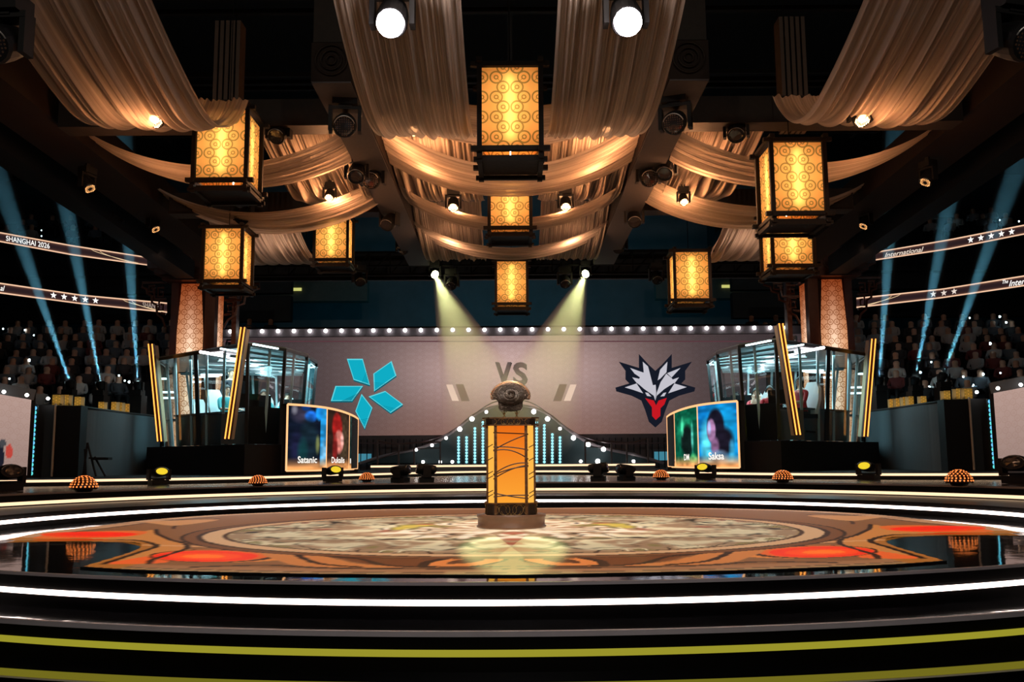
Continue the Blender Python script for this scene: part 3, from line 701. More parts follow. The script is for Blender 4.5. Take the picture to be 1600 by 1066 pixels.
hung = [(435, 172, 13.8, 0, 'hanging in front of the orange drape in the left bay'), (1147, 170, 13.8, 0, 'hanging in front of the orange drape in the right bay'),
        (538, 150, 11.9, 1, 'with dim cells under the near end of the left roof beam'), (1052, 146, 11.9, 1, 'with dim cells under the near end of the right roof beam'),
        (556, 236, 14.6, 0, 'left one of the pair under the left roof beam'), (581, 243, 15.0, 1, 'right one of the pair under the left roof beam'),
        (1037, 232, 14.8, 0, 'right one of the pair under the right roof beam'), (1010, 240, 15.0, 1, 'left one of the pair under the right roof beam'),
        (607, 318, 17.6, 0, 'third along the left roof beam'), (988, 313, 17.6, 0, 'third along the right roof beam'),
        (630, 362, 21.0, 0, 'at the far end of the left roof beam'), (965, 360, 21.0, 0, 'at the far end of the right roof beam'),
        (8, -4, 7.2, 1, 'cut by the top left corner of the picture'), (1575, -8, 7.2, 1, 'cut by the top right corner of the picture'),
        (380, 308, 17.6, 0, 'hanging just below the upper left lantern'), (704, 421, 23.6, 0, 'unlit on the rear truss left of the lowest lantern'), (880, 418, 23.6, 0, 'unlit on the rear truss right of the lowest lantern'),
        (560, 415, 23.6, 0, 'unlit on the rear truss near the small left lantern'), (1023, 412, 23.6, 0, 'unlit on the rear truss near the lone right lantern')]
u0 = u1 = True
for px, py, Y, kd, lab in hung:
    if kd: o = h1 if u1 else copy_tree(H1); u1 = False
    else: o = h0 if u0 else copy_tree(H0); u0 = False
    place(o, at(px, py, Y), random.uniform(-0.4, 0.4), 1.0, 'black moving head ' + lab, 'unlit moving heads in the roof'); o['category'] = 'stage lamp'
bpy.context.view_layer.update()
# lit heads
def lit(nm, px, py, Y, kind, label, col, power, aim, size=1.0, cone=None, up=-0.10, gy=None):
    m, cells, r = {'w': (WHITE_HOT, False, 0.13), 'o': (ORANGE_HOT, True, 0.12), 'y': (YEL_HOT, False, 0.05)}[kind]
    p = at(px, py, Y); o = make_head('lit_moving_head', tilt=0.9 if kind != 'y' else 0.95, lens_m=LENS if kind == 'w' else m, cells=cells, size=size)
    o.location = p + Vector((0, 0.10 * size, 0.42 * size)); tag(o, label, 'stage lamp', 'lit moving heads in the roof')
    if cone: l = spot('lamp_beam', p + Vector((0, -0.12, -0.06)), aim, power, col, cone, 0.5, 0.06)
    else: l = point('lamp_glow', p + Vector((0, -0.30 * size if gy is None else gy, up)), power, col, 0.07)
    attach(l, o)
    if 12 < Y < 17: MB().tube([p + Vector((0, .1, .46)), (p.x, p.y + .1, 9.55)], .012, 5).build('drop_rod', CABLE, o)
    if kind != 'y': g_ = MB(); g_.sphere(p + Vector((0, -.04 if kind == 'w' else 0, -.08 if kind == 'w' else 0)), (0.122 if kind == 'w' else 0.095) * size, 14, 9); attach(g_.build('glowing_lens', m, None, True), o)
    return o
OR = (1.0, 0.42, 0.17); WO = (1.0, 0.55, 0.28)
lit('h', 609, 27, 8.4, 'w', 'large moving head glowing pinkish white above the left centre drape', (1, 0.8, 0.72), 14, None, 1.1, up=-0.15)
lit('h', 978, 25, 8.4, 'w', 'large moving head glowing pinkish white above the right centre drape', (1, 0.8, 0.72), 14, None, 1.1, up=-0.15)
lit('h', 240, 184, 10.9, 'o', 'round lamp glowing red orange under the big drape on the left', OR, 26, None, 0.75, up=-.35)
lit('h', 1345, 183, 10.9, 'o', 'round lamp glowing red orange under the big drape on the right', OR, 26, None, 0.75, up=-.35)
lit('h', 645, 200, 13.05, 'o', 'small orange lamp at the lower edge of the first swag, left', OR, 42, None, 0.75, gy=.75, up=.2)
lit('h', 945, 200, 13.05, 'o', 'small orange lamp at the lower edge of the first swag, right', OR, 42, None, 0.75, gy=.75, up=.2)
lit('h', 706, 321, 15.3, 'o', 'orange lamp burning left of the middle lantern', OR, 60, None, 0.7, gy=.8, up=.1)
lit('h', 882, 320, 15.3, 'o', 'orange lamp burning right of the middle lantern', OR, 60, None, 0.7, gy=.8, up=.1)
lit('h', 1067, 313, 15.8, 'o', 'orange lamp on the lower swag of the right bay', OR, 60, None, 0.6, gy=.4)
lit('h', 512, 306, 15.8, 'o', 'dim orange stand-in lamp for a small reflection on the left lower swag', OR, 60, None, 0.6, gy=.4)  # lamp added where only a small reflection shows
for s in (-1, 1):  # added point lights without fixtures to brighten the drapes
    point('drape_fill', (s * 3.0, 14.7, 5.35), 60, OR, 0.12)
    point('drape_fill', (s * 1.25, 14.3, 5.5), 34, OR, 0.12)
    point('drape_fill', (s * 5.9, 13.9, 5.0), 50, OR, 0.15)
    point('drape_fill', (s * 1.3, 18.9, 5.15), 40, (1, .5, .26), 0.12)
    point('drape_fill', (s * 0.9, 12.2, 4.4), 22, (1, .55, .32), 0.15)
    point('drape_fill', (s * 5.0, 19.5, 4.9), 30, (1, .6, .4), 0.15)
for px, py, Y, s in ((135, 262, 15.5, -1), (238, 332, 19.5, -1), (1447, 252, 15.5, 1), (1350, 327, 19.5, 1)):
    p = at(px, py, Y); o = make_head('small_side_lamp', 0.9, glow('amber side lens', (1, 0.45, 0.15), 3), True, True, 0.8)
    o.location = p; o.rotation_euler = (0, 0, s * -1.2)
    tag(o, 'small lamp with amber cells clamped outside the %s outer beam, %s' % ('left' if s < 0 else 'right', 'nearer one' if Y < 17 else 'farther one'), 'stage lamp', 'small side lamps')
for px, py, q, s in ((67, 268, 0.35, -1), (147, 320, 0.4, -1), (1514, 239, -0.4, 1), (1437, 292, -0.4, 1)):
    p = at(px, py, 20); MB_ = MB(); MB_.box((0, 0, 0), (0.24, 0.05, 0.02), 0, Matrix.Rotation(q, 3, 'Y')); MB_.box((0, 0.06, 0.03), (0.3, 0.08, 0.06), 1, Matrix.Rotation(q, 3, 'Y'))
    o = MB_.build('catwalk_light', [glow('warm tube', (1, 0.75, 0.5), 2.2), BLACK]); o.location = p
    tag(o, 'short warm tube light in the dark roof on the %s, %s' % ('left' if s < 0 else 'right', 'outer one' if px in (67, 1514) else 'inner one'), 'light')

for s, nm in ((-1, 'left'), (1, 'right')):
    a, b = (at(67, 268, 20), at(147, 320, 20)) if s < 0 else (at(1514, 239, 20), at(1437, 292, 20))
    d = (b - a); tag(MB().bar(a - d * .6 + Vector((0, .12, .03)), b + d * .5 + Vector((0, .12, .03)), .06, .06).build('catwalk_rail', BLACK), 'sloping black catwalk rail carrying two short tube lights on the %s' % nm, 'rail')

# ------------------------------------------------------------------ trophy pedestal
PY = 10.45; pc = at(797, 820, PY); PX0 = pc.x; sc_ = PY / F
ped = thing('trophy_pedestal', 'glowing orange octagonal trophy pedestal with bronze filigree bands on a round brown drum', 'pedestal', (PX0, PY, 0.012))
BRONZE = mat('aged bronze', (0.16, 0.075, 0.03), 0.35, 0.8, noise=0.4, nscale=25, bump=0.2)
GOLDF = mat('pale gold filigree', (0.55, 0.40, 0.20), 0.3, 0.9)
DRUM = mat('brown drum leather', (0.22, 0.12, 0.07), 0.4, noise=0.25, nscale=10)
def zpx(py, Y=PY): return at(797, py, Y).z
HW = 76 * sc_ / 2                       # half width of the body
zb, zt = zpx(803), zpx(655)
MB().lathe([(52 * sc_, 0.0), (53.5 * sc_, 0.012), (53.5 * sc_, 0.02), (51.5 * sc_, 0.03), (51.5 * sc_, zb - 0.05), (53 * sc_, zb - 0.04), (53 * sc_, zb - 0.012)], (PX0, PY, 0.012), 64).build('drum_base', DRUM, ped, True)
def octo(h, c): return [(-h + c, -h), (h - c, -h), (h, -h + c), (h, h - c), (h - c, h), (-h + c, h), (-h, h - c), (-h, -h + c)]
def oct_prism(h, c, z0, z1, mb=None):
    mb = mb or MB(); p = octo(h, c); n = 8
    mb.add([(PX0 + x, PY + y, z) for z in (z0, z1) for x, y in p], [(i, (i + 1) % n, n + (i + 1) % n, n + i) for i in range(n)] + [tuple(range(n))[::-1], tuple(range(n, 2 * n))]); return mb
ch = 9 * sc_
z1_, z2_ = zpx(785), zpx(666)
# glowing acrylic faces
gm = bpy.data.materials.new('backlit orange acrylic'); gm.use_nodes = True
def _gm():
    nt = gm.node_tree; nt.nodes.clear(); e = nt.nodes.new('ShaderNodeEmission'); tc = nt.nodes.new('ShaderNodeTexCoord'); sp = nt.nodes.new('ShaderNodeSeparateXYZ')
    r = nt.nodes.new('ShaderNodeValToRGB'); r.color_ramp.elements[0].color = (1.0, 0.38, 0.035, 1); r.color_ramp.elements[1].color = (0.82, 0.15, 0.008, 1)
    nt.links.new(tc.outputs['Generated'], sp.inputs[0]); nt.links.new(sp.outputs[2], r.inputs[0]); nt.links.new(r.outputs[0], e.inputs[0]); e.inputs[1].default_value = 1.0
    o = nt.nodes.new('ShaderNodeOutputMaterial'); nt.links.new(e.outputs[0], o.inputs[0])
_gm()
oct_prism(HW - 0.035, ch, z1_, z2_).build('glowing_body', gm, ped)
cg = glow('backlit amber corner', (1.0, 0.47, 0.07), 1.05)
pk = octo(HW - 0.03, ch)
for i in range(1, 8, 2):
    (x0, y0), (x1, y1) = pk[i], pk[(i + 1) % 8]
    n = Vector((x0 + x1, y0 + y1, 0)).normalized() * 0.006
    mb = MB(); mb.add([Vector((PX0 + x0, PY + y0, z1_)) + n, Vector((PX0 + x1, PY + y1, z1_)) + n, Vector((PX0 + x1, PY + y1, z2_)) + n, Vector((PX0 + x0, PY + y0, z2_)) + n], [(0, 1, 2, 3)])
    mb.build('corner_panel', cg, ped)
for i, (x, y) in enumerate(octo(HW - 0.02, ch * 1.35)):
    mb = MB(); mb.bar((PX0 + x, PY + y, zb), (PX0 + x, PY + y, zt - 0.02), 0.032, 0.032, 0, (0, 1, 0)); mb.build('corner_post', BRONZE, ped)
for nm, za, zc_ in (('base_band', zb - 0.012, z1_), ('crown_band', z2_, zt)):
    g = 0.03 if nm == 'crown_band' else 0.012
    b = oct_prism(HW - 0.012 + g * 0.3, ch, za, zc_).build(nm, mat('blackened bronze', (0.03, 0.016, 0.01), 0.5, 0.6), ped)
    mb = MB()
    for zz in (za, zc_): 
        p = octo(HW + g, ch * 1.2); 
        for i in range(8): mb.bar((PX0 + p[i][0], PY + p[i][1], zz), (PX0 + p[(i + 1) % 8][0], PY + p[(i + 1) % 8][1], zz), 0.02, 0.014)
    mb.build('moulding', BRONZE, b)
    hh = (zc_ - za); zm = (za + zc_) / 2
    for f in range(4):
        mb = MB()
        R = Matrix.Rotation(f * PI / 2, 3, 'Z'); wdt = HW - ch
        def lp(c0, rr, a0=0, a1=2 * PI, fl=1):
            mb.tube([Vector((PX0, PY, zm)) + R @ Vector((c0 + rr * math.cos(q), -(HW + g * 0.6), rr * fl * math.sin(q))) for q in [a0 + (a1 - a0) * i / 14 for i in range(15)]], 0.0035, 4)
        for s in (-1, 0, 1): lp(s * wdt * 0.34, hh * 0.42)
        for s in (-1, 1): lp(s * wdt * 0.5, hh * 0.40, 0.2, 2.9); lp(s * wdt * 0.2, hh * 0.46, PI + 0.2, 2 * PI - 0.2); lp(s * wdt * 0.86, hh * 0.34, 1.3 if s > 0 else -1.6, 4.4 if s > 0 else 1.6)
        mb.build('filigree', GOLDF, b)
# dark branches crossing the glowing faces
BR = mat('dark branch wire', (0.05, 0.018, 0.006), 0.5)
fw = 26.5 * sc_; lines = [((-1, 677), (1, 679.5), 0), ((-1, 704), (1, 680), -2), ((-1, 699), (1, 704), -2), ((-1, 705), (1, 718), -7), ((-1, 741), (1, 724), -6), ((-1, 742), (1, 729), -3), ((-1, 748), (1, 727), -4), ((-1, 769), (1, 778), 1), ((-1, 775), (1, 773), -1)]
for f in range(4):
    R = Matrix.Rotation(f * PI / 2, 3, 'Z')
    for (xa, ya), (xb, yb), bow in lines:
        mb = MB(); mb.tube([Vector((PX0, PY, 0)) + R @ Vector((xa * fw + (xb - xa) * fw * t, -(HW - 0.02), zpx(ya + (yb - ya) * t + bow * 4 * t * (1 - t)))) for t in [i / 10 for i in range(11)]], 0.0065, 5)
        if f == 0: mb.build('branch_wire', BR, ped)
    for k, yy in enumerate((700, 720, 741, 748, 770, 776)):
        a, b = octo(HW - 0.012, ch)[(f * 2 + 1) % 8], octo(HW - 0.012, ch)[(f * 2 + 2) % 8]
        mb = MB(); mb.tube([(PX0 + a[0], PY + a[1], zpx(yy)), (PX0 + b[0], PY + b[1], zpx(yy - 5))], 0.005, 5); 
        if f in (0, 3): mb.build('branch_wire', BR, ped)

# ------------------------------------------------------------------ trophy
tz = zt
tro = thing('shield_trophy', 'dark bronze shield-shaped trophy with a gilded rim standing on two gold posts', 'trophy', (PX0, PY, tz))
TB = mat('dark patinated bronze', (0.075, 0.055, 0.042), 0.28, 0.9, noise=0.6, nscale=60, bump=0.8)
def T(px, py, d): return Vector((PX0 + (px - 797) * sc_, PY + d, zpx(py)))
out = [(786, 642), (778.5, 638.5), (778, 631), (776, 625.5), (771, 624), (767, 624.5), (766.3, 617), (770, 609), (777, 602), (787, 597.5), (797, 596)]
out = out + [(1594 - x, y) for x, y in out[-2::-1]] + [(797, 643.5)]
cen = (797, 620)
outs = [(p.x, p.y) for p in cat_rom([Vector((*q, 0)) for q in out], 3, True)]; N = len(outs); mb = MB()
rows = [(1.0, 0.0), (1.0, 0.035), (0.965, 0.055), (0.90, 0.06), (0.5, 0.065), (0.02, 0.066)]
for sgn in (-1, 1):
    V = []
    for k, d in rows: V += [T(cen[0] + (x - cen[0]) * k, cen[1] + (y - cen[1]) * k, sgn * d) for x, y in outs]
    mb.add(V, [(i * N + j, i * N + (j + 1) % N, (i + 1) * N + (j + 1) % N, (i + 1) * N + j) for i in range(len(rows) - 1) for j in range(N)])
mb.build('shield_body', TB, tro, True)
DOME = mat('hammered silver bronze', (0.34, 0.30, 0.27), 0.30, 0.9, noise=0.7, nscale=90, bump=1.0)
mb = MB(); mb.grid([[T(797 + 21.5 * math.sin(b_) * math.cos(a_), 618 + 17.5 * math.sin(b_) * math.sin(a_), -0.05 - 0.12 * math.cos(b_)) for a_ in [2 * PI * j / 32 for j in range(33)]] for b_ in [PI / 2 * i / 10 for i in range(11)]])
mb.build('domed_boss', DOME, tro, True)
mb = MB(); rim = [(767.5, 624), (766.8, 617), (770.3, 609.5), (777.2, 602.6), (787, 598.2), (797, 596.8)]; rim = rim + [(1594 - x, y) for x, y in rim[-2::-1]]
RG = mat('gilded copper', (0.85, 0.50, 0.30), 0.22, 0.95)
for k, r in ((1.0, 0.009), (0.93, 0.006), (0.87, 0.006)):
    mb = MB(); mb.tube([T(797 + (x - 797) * k, 621 + (y - 621) * k, -0.055) for x, y in [(p.x, p.y) for p in cat_rom([Vector((*q, 0)) for q in rim], 5)]], r, 6); mb.build('gilded_rim', RG, tro, True)
for i in range(5):
    rr = 0.52 + i * 0.1; mb = MB(); mb.tube([T(797 + 21.7 * rr * math.cos(q), 618 + 17.7 * rr * math.sin(q), -0.053 - 0.12 * math.sqrt(1 - rr * rr)) for q in [2 * PI * j / 40 + i for j in range(36)]], 0.004, 4)
    mb.build('relief_ring', TB, tro, True)
mb = MB(); mb.tube([T(797 + (1.5 + 1.15 * q) * math.cos(q * 1.25 + 2.2), 617 + (1.3 + 0.9 * q) * math.sin(q * 1.25 + 2.2), -0.185 + 0.006 * q) for q in [0.25 * i for i in range(30)]], [0.006 + 0.013 * math.sin(PI * i / 29) for i in range(30)], 8)
mb.build('curled_relief', TB, tro, True)
mb = MB(); mb.prism([(781, 642), (778.5, 638), (779, 631), (815, 631), (815.5, 638), (813, 642)], lambda x, y, d: T(x, y, d), 0.07, -0.09); mb.build('shield_foot', TB, tro)
for s in (-1, 1):
    x = 796.7 + s * 9.7; mb = MB(); mb.tube([T(x, 655, 0), T(x, 651, 0), T(x, 647, 0), T(x, 640, -0.02)], [0.022, 0.009, 0.012, 0.008], 8)
    for q in (-1, 1): mb.tube([T(x, 649, 0), T(x + q * 4, 643, -0.02)], 0.004, 5); mb.tube([T(x, 650, 0), T(x + q * 4.5, 655, -0.02)], 0.005, 5)
    mb.build('support_post', mat('polished gold', (0.95, 0.62, 0.25), 0.2, 1.0), tro, True)

# ------------------------------------------------------------------ rear LED screen
SY = 31.0
def sp_(x, y, d=0.0): return at(x, y, SY - d)
def srgb(C_): 
    c = C_ / 255.0; return np.where(c <= 0.04045, c / 12.92, ((c + 0.055) / 1.055) ** 2.4)
scr = thing('rear_led_screen', 'very wide mauve LED screen behind the stage showing two team emblems and VS', 'screen', (0, SY, 0.6))
WX = sp_(335, 600).x; z0s = at(798, 692, SY).z; z1s = at(798, 525, SY).z
n_u, n_v = 260, 60
uu = np.linspace(WX, -WX, n_u); vv = np.linspace(z0s, z1s, n_v); U_, V_ = np.meshgrid(uu, vv, indexing='ij')
px_ = 798 + U_ / SY * F; py_ = 692 - (V_ - z0s) / (z1s - z0s) * 167
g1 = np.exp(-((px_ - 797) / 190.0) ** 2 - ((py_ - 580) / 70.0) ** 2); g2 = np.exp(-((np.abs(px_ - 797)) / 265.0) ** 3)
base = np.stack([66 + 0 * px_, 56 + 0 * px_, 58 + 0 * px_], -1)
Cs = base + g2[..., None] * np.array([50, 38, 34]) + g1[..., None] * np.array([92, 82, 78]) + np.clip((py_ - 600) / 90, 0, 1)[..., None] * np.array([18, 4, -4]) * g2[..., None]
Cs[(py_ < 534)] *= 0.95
Pm = np.stack([U_, np.full_like(U_, SY), V_], -1); UVm = np.stack([U_ / 0.62, V_ / 0.62], -1)
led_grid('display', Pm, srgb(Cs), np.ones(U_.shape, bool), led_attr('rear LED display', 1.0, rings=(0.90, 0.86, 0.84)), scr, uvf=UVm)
def slab(poly, d, th, m, nm, parent, side=None):
    mb = MB(); mb.prism([(x, y) for x, y in poly], lambda x, y, q: sp_(x, y, d + q), 0, th, 0, 1 if side is not None else 0)
    return mb.build(nm, [m, side] if side is not None else [m], parent)
MB().box((0, SY + 0.2, (z0s + z1s) / 2 + 0.1), (-2 * WX, 0.3, z1s - z0s + 0.5)).build('screen_cabinet', BLACK, scr)
slab([(345, 532.8), (1251, 532.8), (1251, 534.4), (345, 534.4)], 0.03, 0.02, glow('mauve dark line', (0.10, 0.035, 0.045), 1), 'picture_line', scr)
TEAL = glow('teal emblem light', lin((16, 172, 196)), 1.0); TEALD = glow('teal emblem edge', lin((4, 92, 108)), 1.0); TEALB = glow('teal emblem rim', lin((96, 214, 226)), 1.0)
def zz(ox, oy, sx, pts): return [(ox + a / sx, oy + b / sx) for a, b in pts]
petals = [[(400, 205), (565, 205), (640, 480), (470, 425)], [(865, 228), (915, 380), (682, 545), (675, 360)], [(798, 540), (985, 680), (855, 770), (625, 598)], [(552, 570), (665, 715), (585, 935), (488, 750)], [(280, 488), (568, 488), (455, 645), (232, 645)]]
emb = empty('pinwheel_emblem', (0, 0, 0)); emb.parent = scr; emb.location = Vector((-5, 0, 2))
def ksc(poly, k):
    cx = sum(p[0] for p in poly) / len(poly); cyy = sum(p[1] for p in poly) / len(poly); return [(cx + (x - cx) * k, cyy + (y - cyy) * k) for x, y in poly]
for q in petals:
    P_ = zz(480, 530, 6.661, q); mb = MB(); mb.prism([(x + 0.3, y + 2.2) for x, y in P_], lambda x, y, d: sp_(x, y, 0.03 + d), 0, 0.05, 1, 1)
    mb.prism(P_, lambda x, y, d: sp_(x, y, 0.09 + d), 0, 0.04, 2, 1); mb.prism(ksc(P_, 0.90), lambda x, y, d: sp_(x, y, 0.135 + d), 0, 0.01, 0, 0)
    for i in range(9):
        a, b = P_[0], P_[2]; t = 0.12 + i * 0.05
        x0, y0 = P_[2][0] + (P_[1][0] - P_[2][0]) * (0.1 + i * 0.08), P_[2][1] + (P_[1][1] - P_[2][1]) * (0.1 + i * 0.08); x1, y1 = P_[2][0] + (P_[3][0] - P_[2][0]) * (0.1 + i * 0.08), P_[2][1] + (P_[3][1] - P_[2][1]) * (0.1 + i * 0.08)
        if i < 6: mb.prism([(x0, y0), (x1, y1), (x1 + 0.3, y1 + 0.35), (x0 + 0.3, y0 + 0.35)], lambda x, y, d: sp_(x, y, 0.15 + d), 0, 0.004, 1, 1)
    mb.build('petal', [TEAL, TEALD, TEALB], emb)
NAVY = glow('navy felt', lin((22, 26, 38)), 1.0); WHT = glow('white embroidery', lin((196, 194, 204)), 1.0); WHT2 = glow('white embroidery shade', lin((150, 150, 164)), 1.0); REDE = glow('red embroidery', lin((196, 24, 34)), 1.0)
emb2 = empty('bird_emblem', (0, 0, 0)); emb2.parent = scr; emb2.location = Vector((5, 0, 2))
z2 = lambda pts: zz(940, 530, 6.661, pts)
def sl2(pts, d, m, nm, side=None):
    mb = MB(); mb.prism(z2(pts), lambda x, y, q: sp_(x, y, d + q), 0, 0.03, 0, 1 if side else 0); return mb.build(nm, [m, side] if side else [m], emb2)
half_o = [(545, 330), (480, 270), (375, 155), (375, 300), (165, 235), (235, 330), (235, 420), (275, 462), (130, 505), (140, 545), (300, 590), (400, 640), (440, 740), (478, 860), (545, 920)]
oth = [(1092 - x, y) for x, y in half_o[::-1]]
sl2(half_o + oth, 0.05, NAVY, 'felt_backing')
for q, nm in (([(415, 235), (470, 285), (500, 400), (520, 480), (550, 475), (555, 560), (545, 640), (530, 590), (430, 520), (350, 450), (425, 345)], 'white_stitching'), ([(283, 300), (425, 350), (400, 408), (330, 360)], 'white_stitching'), ([(305, 398), (370, 412), (430, 480), (400, 490), (350, 455)], 'white_stitching'), ([(228, 503), (350, 462), (420, 565), (320, 530)], 'white_stitching'),
                ([(672, 235), (662, 345), (600, 410), (570, 430), (595, 320)], 'white_stitching'), ([(660, 360), (715, 405), (750, 450), (640, 520), (560, 590), (548, 640), (560, 560), (600, 450)], 'white_stitching'), ([(808, 300), (715, 400), (668, 355)], 'white_stitching'), ([(792, 398), (745, 462), (715, 425)], 'white_stitching'), ([(872, 500), (680, 565), (745, 462)], 'white_stitching'),
                ([(440, 555), (470, 560), (505, 598), (460, 592)], 'eye'), ([(660, 555), (630, 562), (598, 598), (640, 594)], 'eye')):
    sl2(q, 0.10, WHT, nm, WHT2)
sl2([(440, 615), (530, 640), (553, 690), (580, 640), (665, 612), (640, 680), (600, 720), (598, 800), (550, 842), (512, 800), (510, 710)], 0.10, REDE, 'red_beak')
VSM = glow('grey letter face', lin((92, 80, 78)), 1.0); VSD = glow('grey letter side', lin((58, 48, 46)), 1.0)
for ch_, xa_, wd_ in (('V', 771.5, 25.5), ('S', 799.5, 22)):
    vt, ft = fit_text(ch_, wd_, bold=0.03, size=1.0); hmax = max(v[1] for v in vt)
    mb = MB(); mb.add([sp_(xa_ + x, 602 - y / hmax * 36, 0.12) for x, y in vt], ft, 0); mb.add([sp_(xa_ + 1.2 + x, 603.2 - y / hmax * 36, 0.06) for x, y in vt], ft, 1); mb.build('grey_letter', [VSM, VSD], scr)
CRE = glow('cream bar', lin((240, 208, 190)), 1.0); BRN = glow('brown bar', lin((112, 84, 78)), 1.0)
for s in (-1, 1):
    mx = lambda pts: [(x if s < 0 else 1594 - x, y) for x, y in pts]
    slab(mx([(695, 601), (705, 601), (715, 626.5), (704.5, 626.5)]), 0.10, 0.02, CRE, 'slanted_bar', scr); slab(mx([(710, 600.5), (722, 600.5), (732, 627), (719, 627)]), 0.08, 0.02, BRN, 'slanted_bar', scr)
# bulb strip on top of the screen
bs = thing('bulb_batten', 'mauve batten with a long row of white bulbs along the top of the rear screen', 'light batten', (0, SY - 0.1, at(798, 520, SY).z))
MB().box((0, SY - 0.1, at(798, 519, SY).z), (-2 * WX, 0.16, 0.26)).build('batten', mat('batten mauve', (0.10, 0.085, 0.10), 0.6), bs)
BULB = glow('white bulb', (1.0, 0.97, 0.93), 14); bulb_me = None
def bulb(p, parent, r=0.062):
    global bulb_me
    if bulb_me is None:
        b = MB(); b.sphere((0, 0, 0), 1.0, 10, 6); b.build('bulb', BULB, None, True); o = bpy.data.objects['bulb']; bulb_me = o
    else: o = bulb_me.copy(); COL.objects.link(o)
    o.scale = (r,) * 3; o.location = Vector(p) - origin(parent); o.parent = parent
for k in range(37):
    x = 361.2 + 24.63 * k
    if x < 1240: bulb((at(x, 519, SY).x, SY - 0.24, at(798, 516.5, SY).z), bs)
# haze in the rear space above the screen is left to the added wall fill

# ------------------------------------------------------------------ arch portal with lamp columns in front of the screen
AY = 30.2
def ar(x, y, d=0): return at(x, y, AY - d)
arch = thing('arch_portal', 'dark bell-shaped portal behind the pedestal lined with star-bright bulbs', 'archway', (0, AY, Z4))
bell = [(560, 724), (600, 712), (640, 704), (673, 694), (695, 682), (716, 667), (735, 651), (757, 639.5), (780, 634), (797, 632.5)]
bl = [(p.x, p.y) for p in cat_rom([Vector((*q, 0)) for q in bell], 5)]; bl = bl + [(1595 - x, y) for x, y in bl[-2::-1]]
mb = MB(); mb.prism(bl, lambda x, y, q: ar(x, y, q), 0, 0.1); mb.build('portal_backing', mat('dark teal gauze', (0.002, 0.014, 0.018), 0.7), arch)
ob = [(345, 692), (560, 692.5), (620, 693.5), (655, 691), (690, 681), (712, 668), (735, 651), (757, 635), (775, 627), (797, 624)]
ol = [(p.x, p.y) for p in cat_rom([Vector((*q, 0)) for q in ob], 5)]; ol = ol + [(1595 - x, y) for x, y in ol[-2::-1]]
mb = MB(); mb.tube([ar(x, y, 0.2) for x, y in ol], 0.022, 6); mb.build('outer_contour', mat('contour tube', (0.06, 0.03, 0.035), 0.4), arch)
mb = MB(); mb.tube([ar(x, y, 0.12) for x, y in bl], 0.05, 6); mb.build('inner_contour', mat('contour rail', (0.16, 0.13, 0.14), 0.4), arch)
for x, y in ((648.4, 703), (673, 696), (695, 684.7), (716.4, 670.8), (735.5, 654.7), (757.8, 643.8), (832, 643.4), (853.6, 654.7), (873, 670), (894, 684.4), (917, 695), (941, 702), (659, 722), (686, 722), (704.7, 721.8), (905.5, 721), (932, 721), (987.8, 721)):
    bulb(ar(x, y, 0.35), arch, 0.05 if x not in (716.4, 735.5, 832, 853.6, 894, 917, 941, 932) else 0.075)
CY = glow('cyan lamp cell', (0.30, 0.85, 1.0), 1.6)
for i, (x, yt) in enumerate(((714.5, 683), (727, 680), (740, 665), (752.5, 659), (764, 654), (831, 654), (836.5, 659), (848.5, 664), (861, 677), (873, 683))):
    t = thing('lamp_column', 'slim column of small cyan lamps in the arch, %s from the pedestal on the %s' % (['outermost', 'fourth', 'third', 'second', 'nearest'][i] if i < 5 else ['nearest', 'second', 'third', 'fourth', 'outermost'][i - 5], 'left' if i < 5 else 'right'), 'lamp column', ar(x, 726, 0.4), 'cyan lamp columns in the arch')
    MB().bar(ar(x, 726, 0.38), ar(x, yt - 2, 0.38), 0.16, 0.04, 0, (0, 1, 0)).build('backing_bar', mat('dark teal bar', (0.01, 0.04, 0.05), 0.4), t)
    mb = MB(); y = 722
    while y > yt: mb.lathe([(0.043, 0), (0.035, 0.02)], ar(x, y, 0.42), 10, 0, (0, -1, 0)); y -= 4.75
    mb.build('lamp_cells', CY, t)
for s in (-1, 1): point('arch_glow', (s * 1.6, AY - 1.0, 1.4), 5, (0.2, 0.8, 1.0), 0.3)

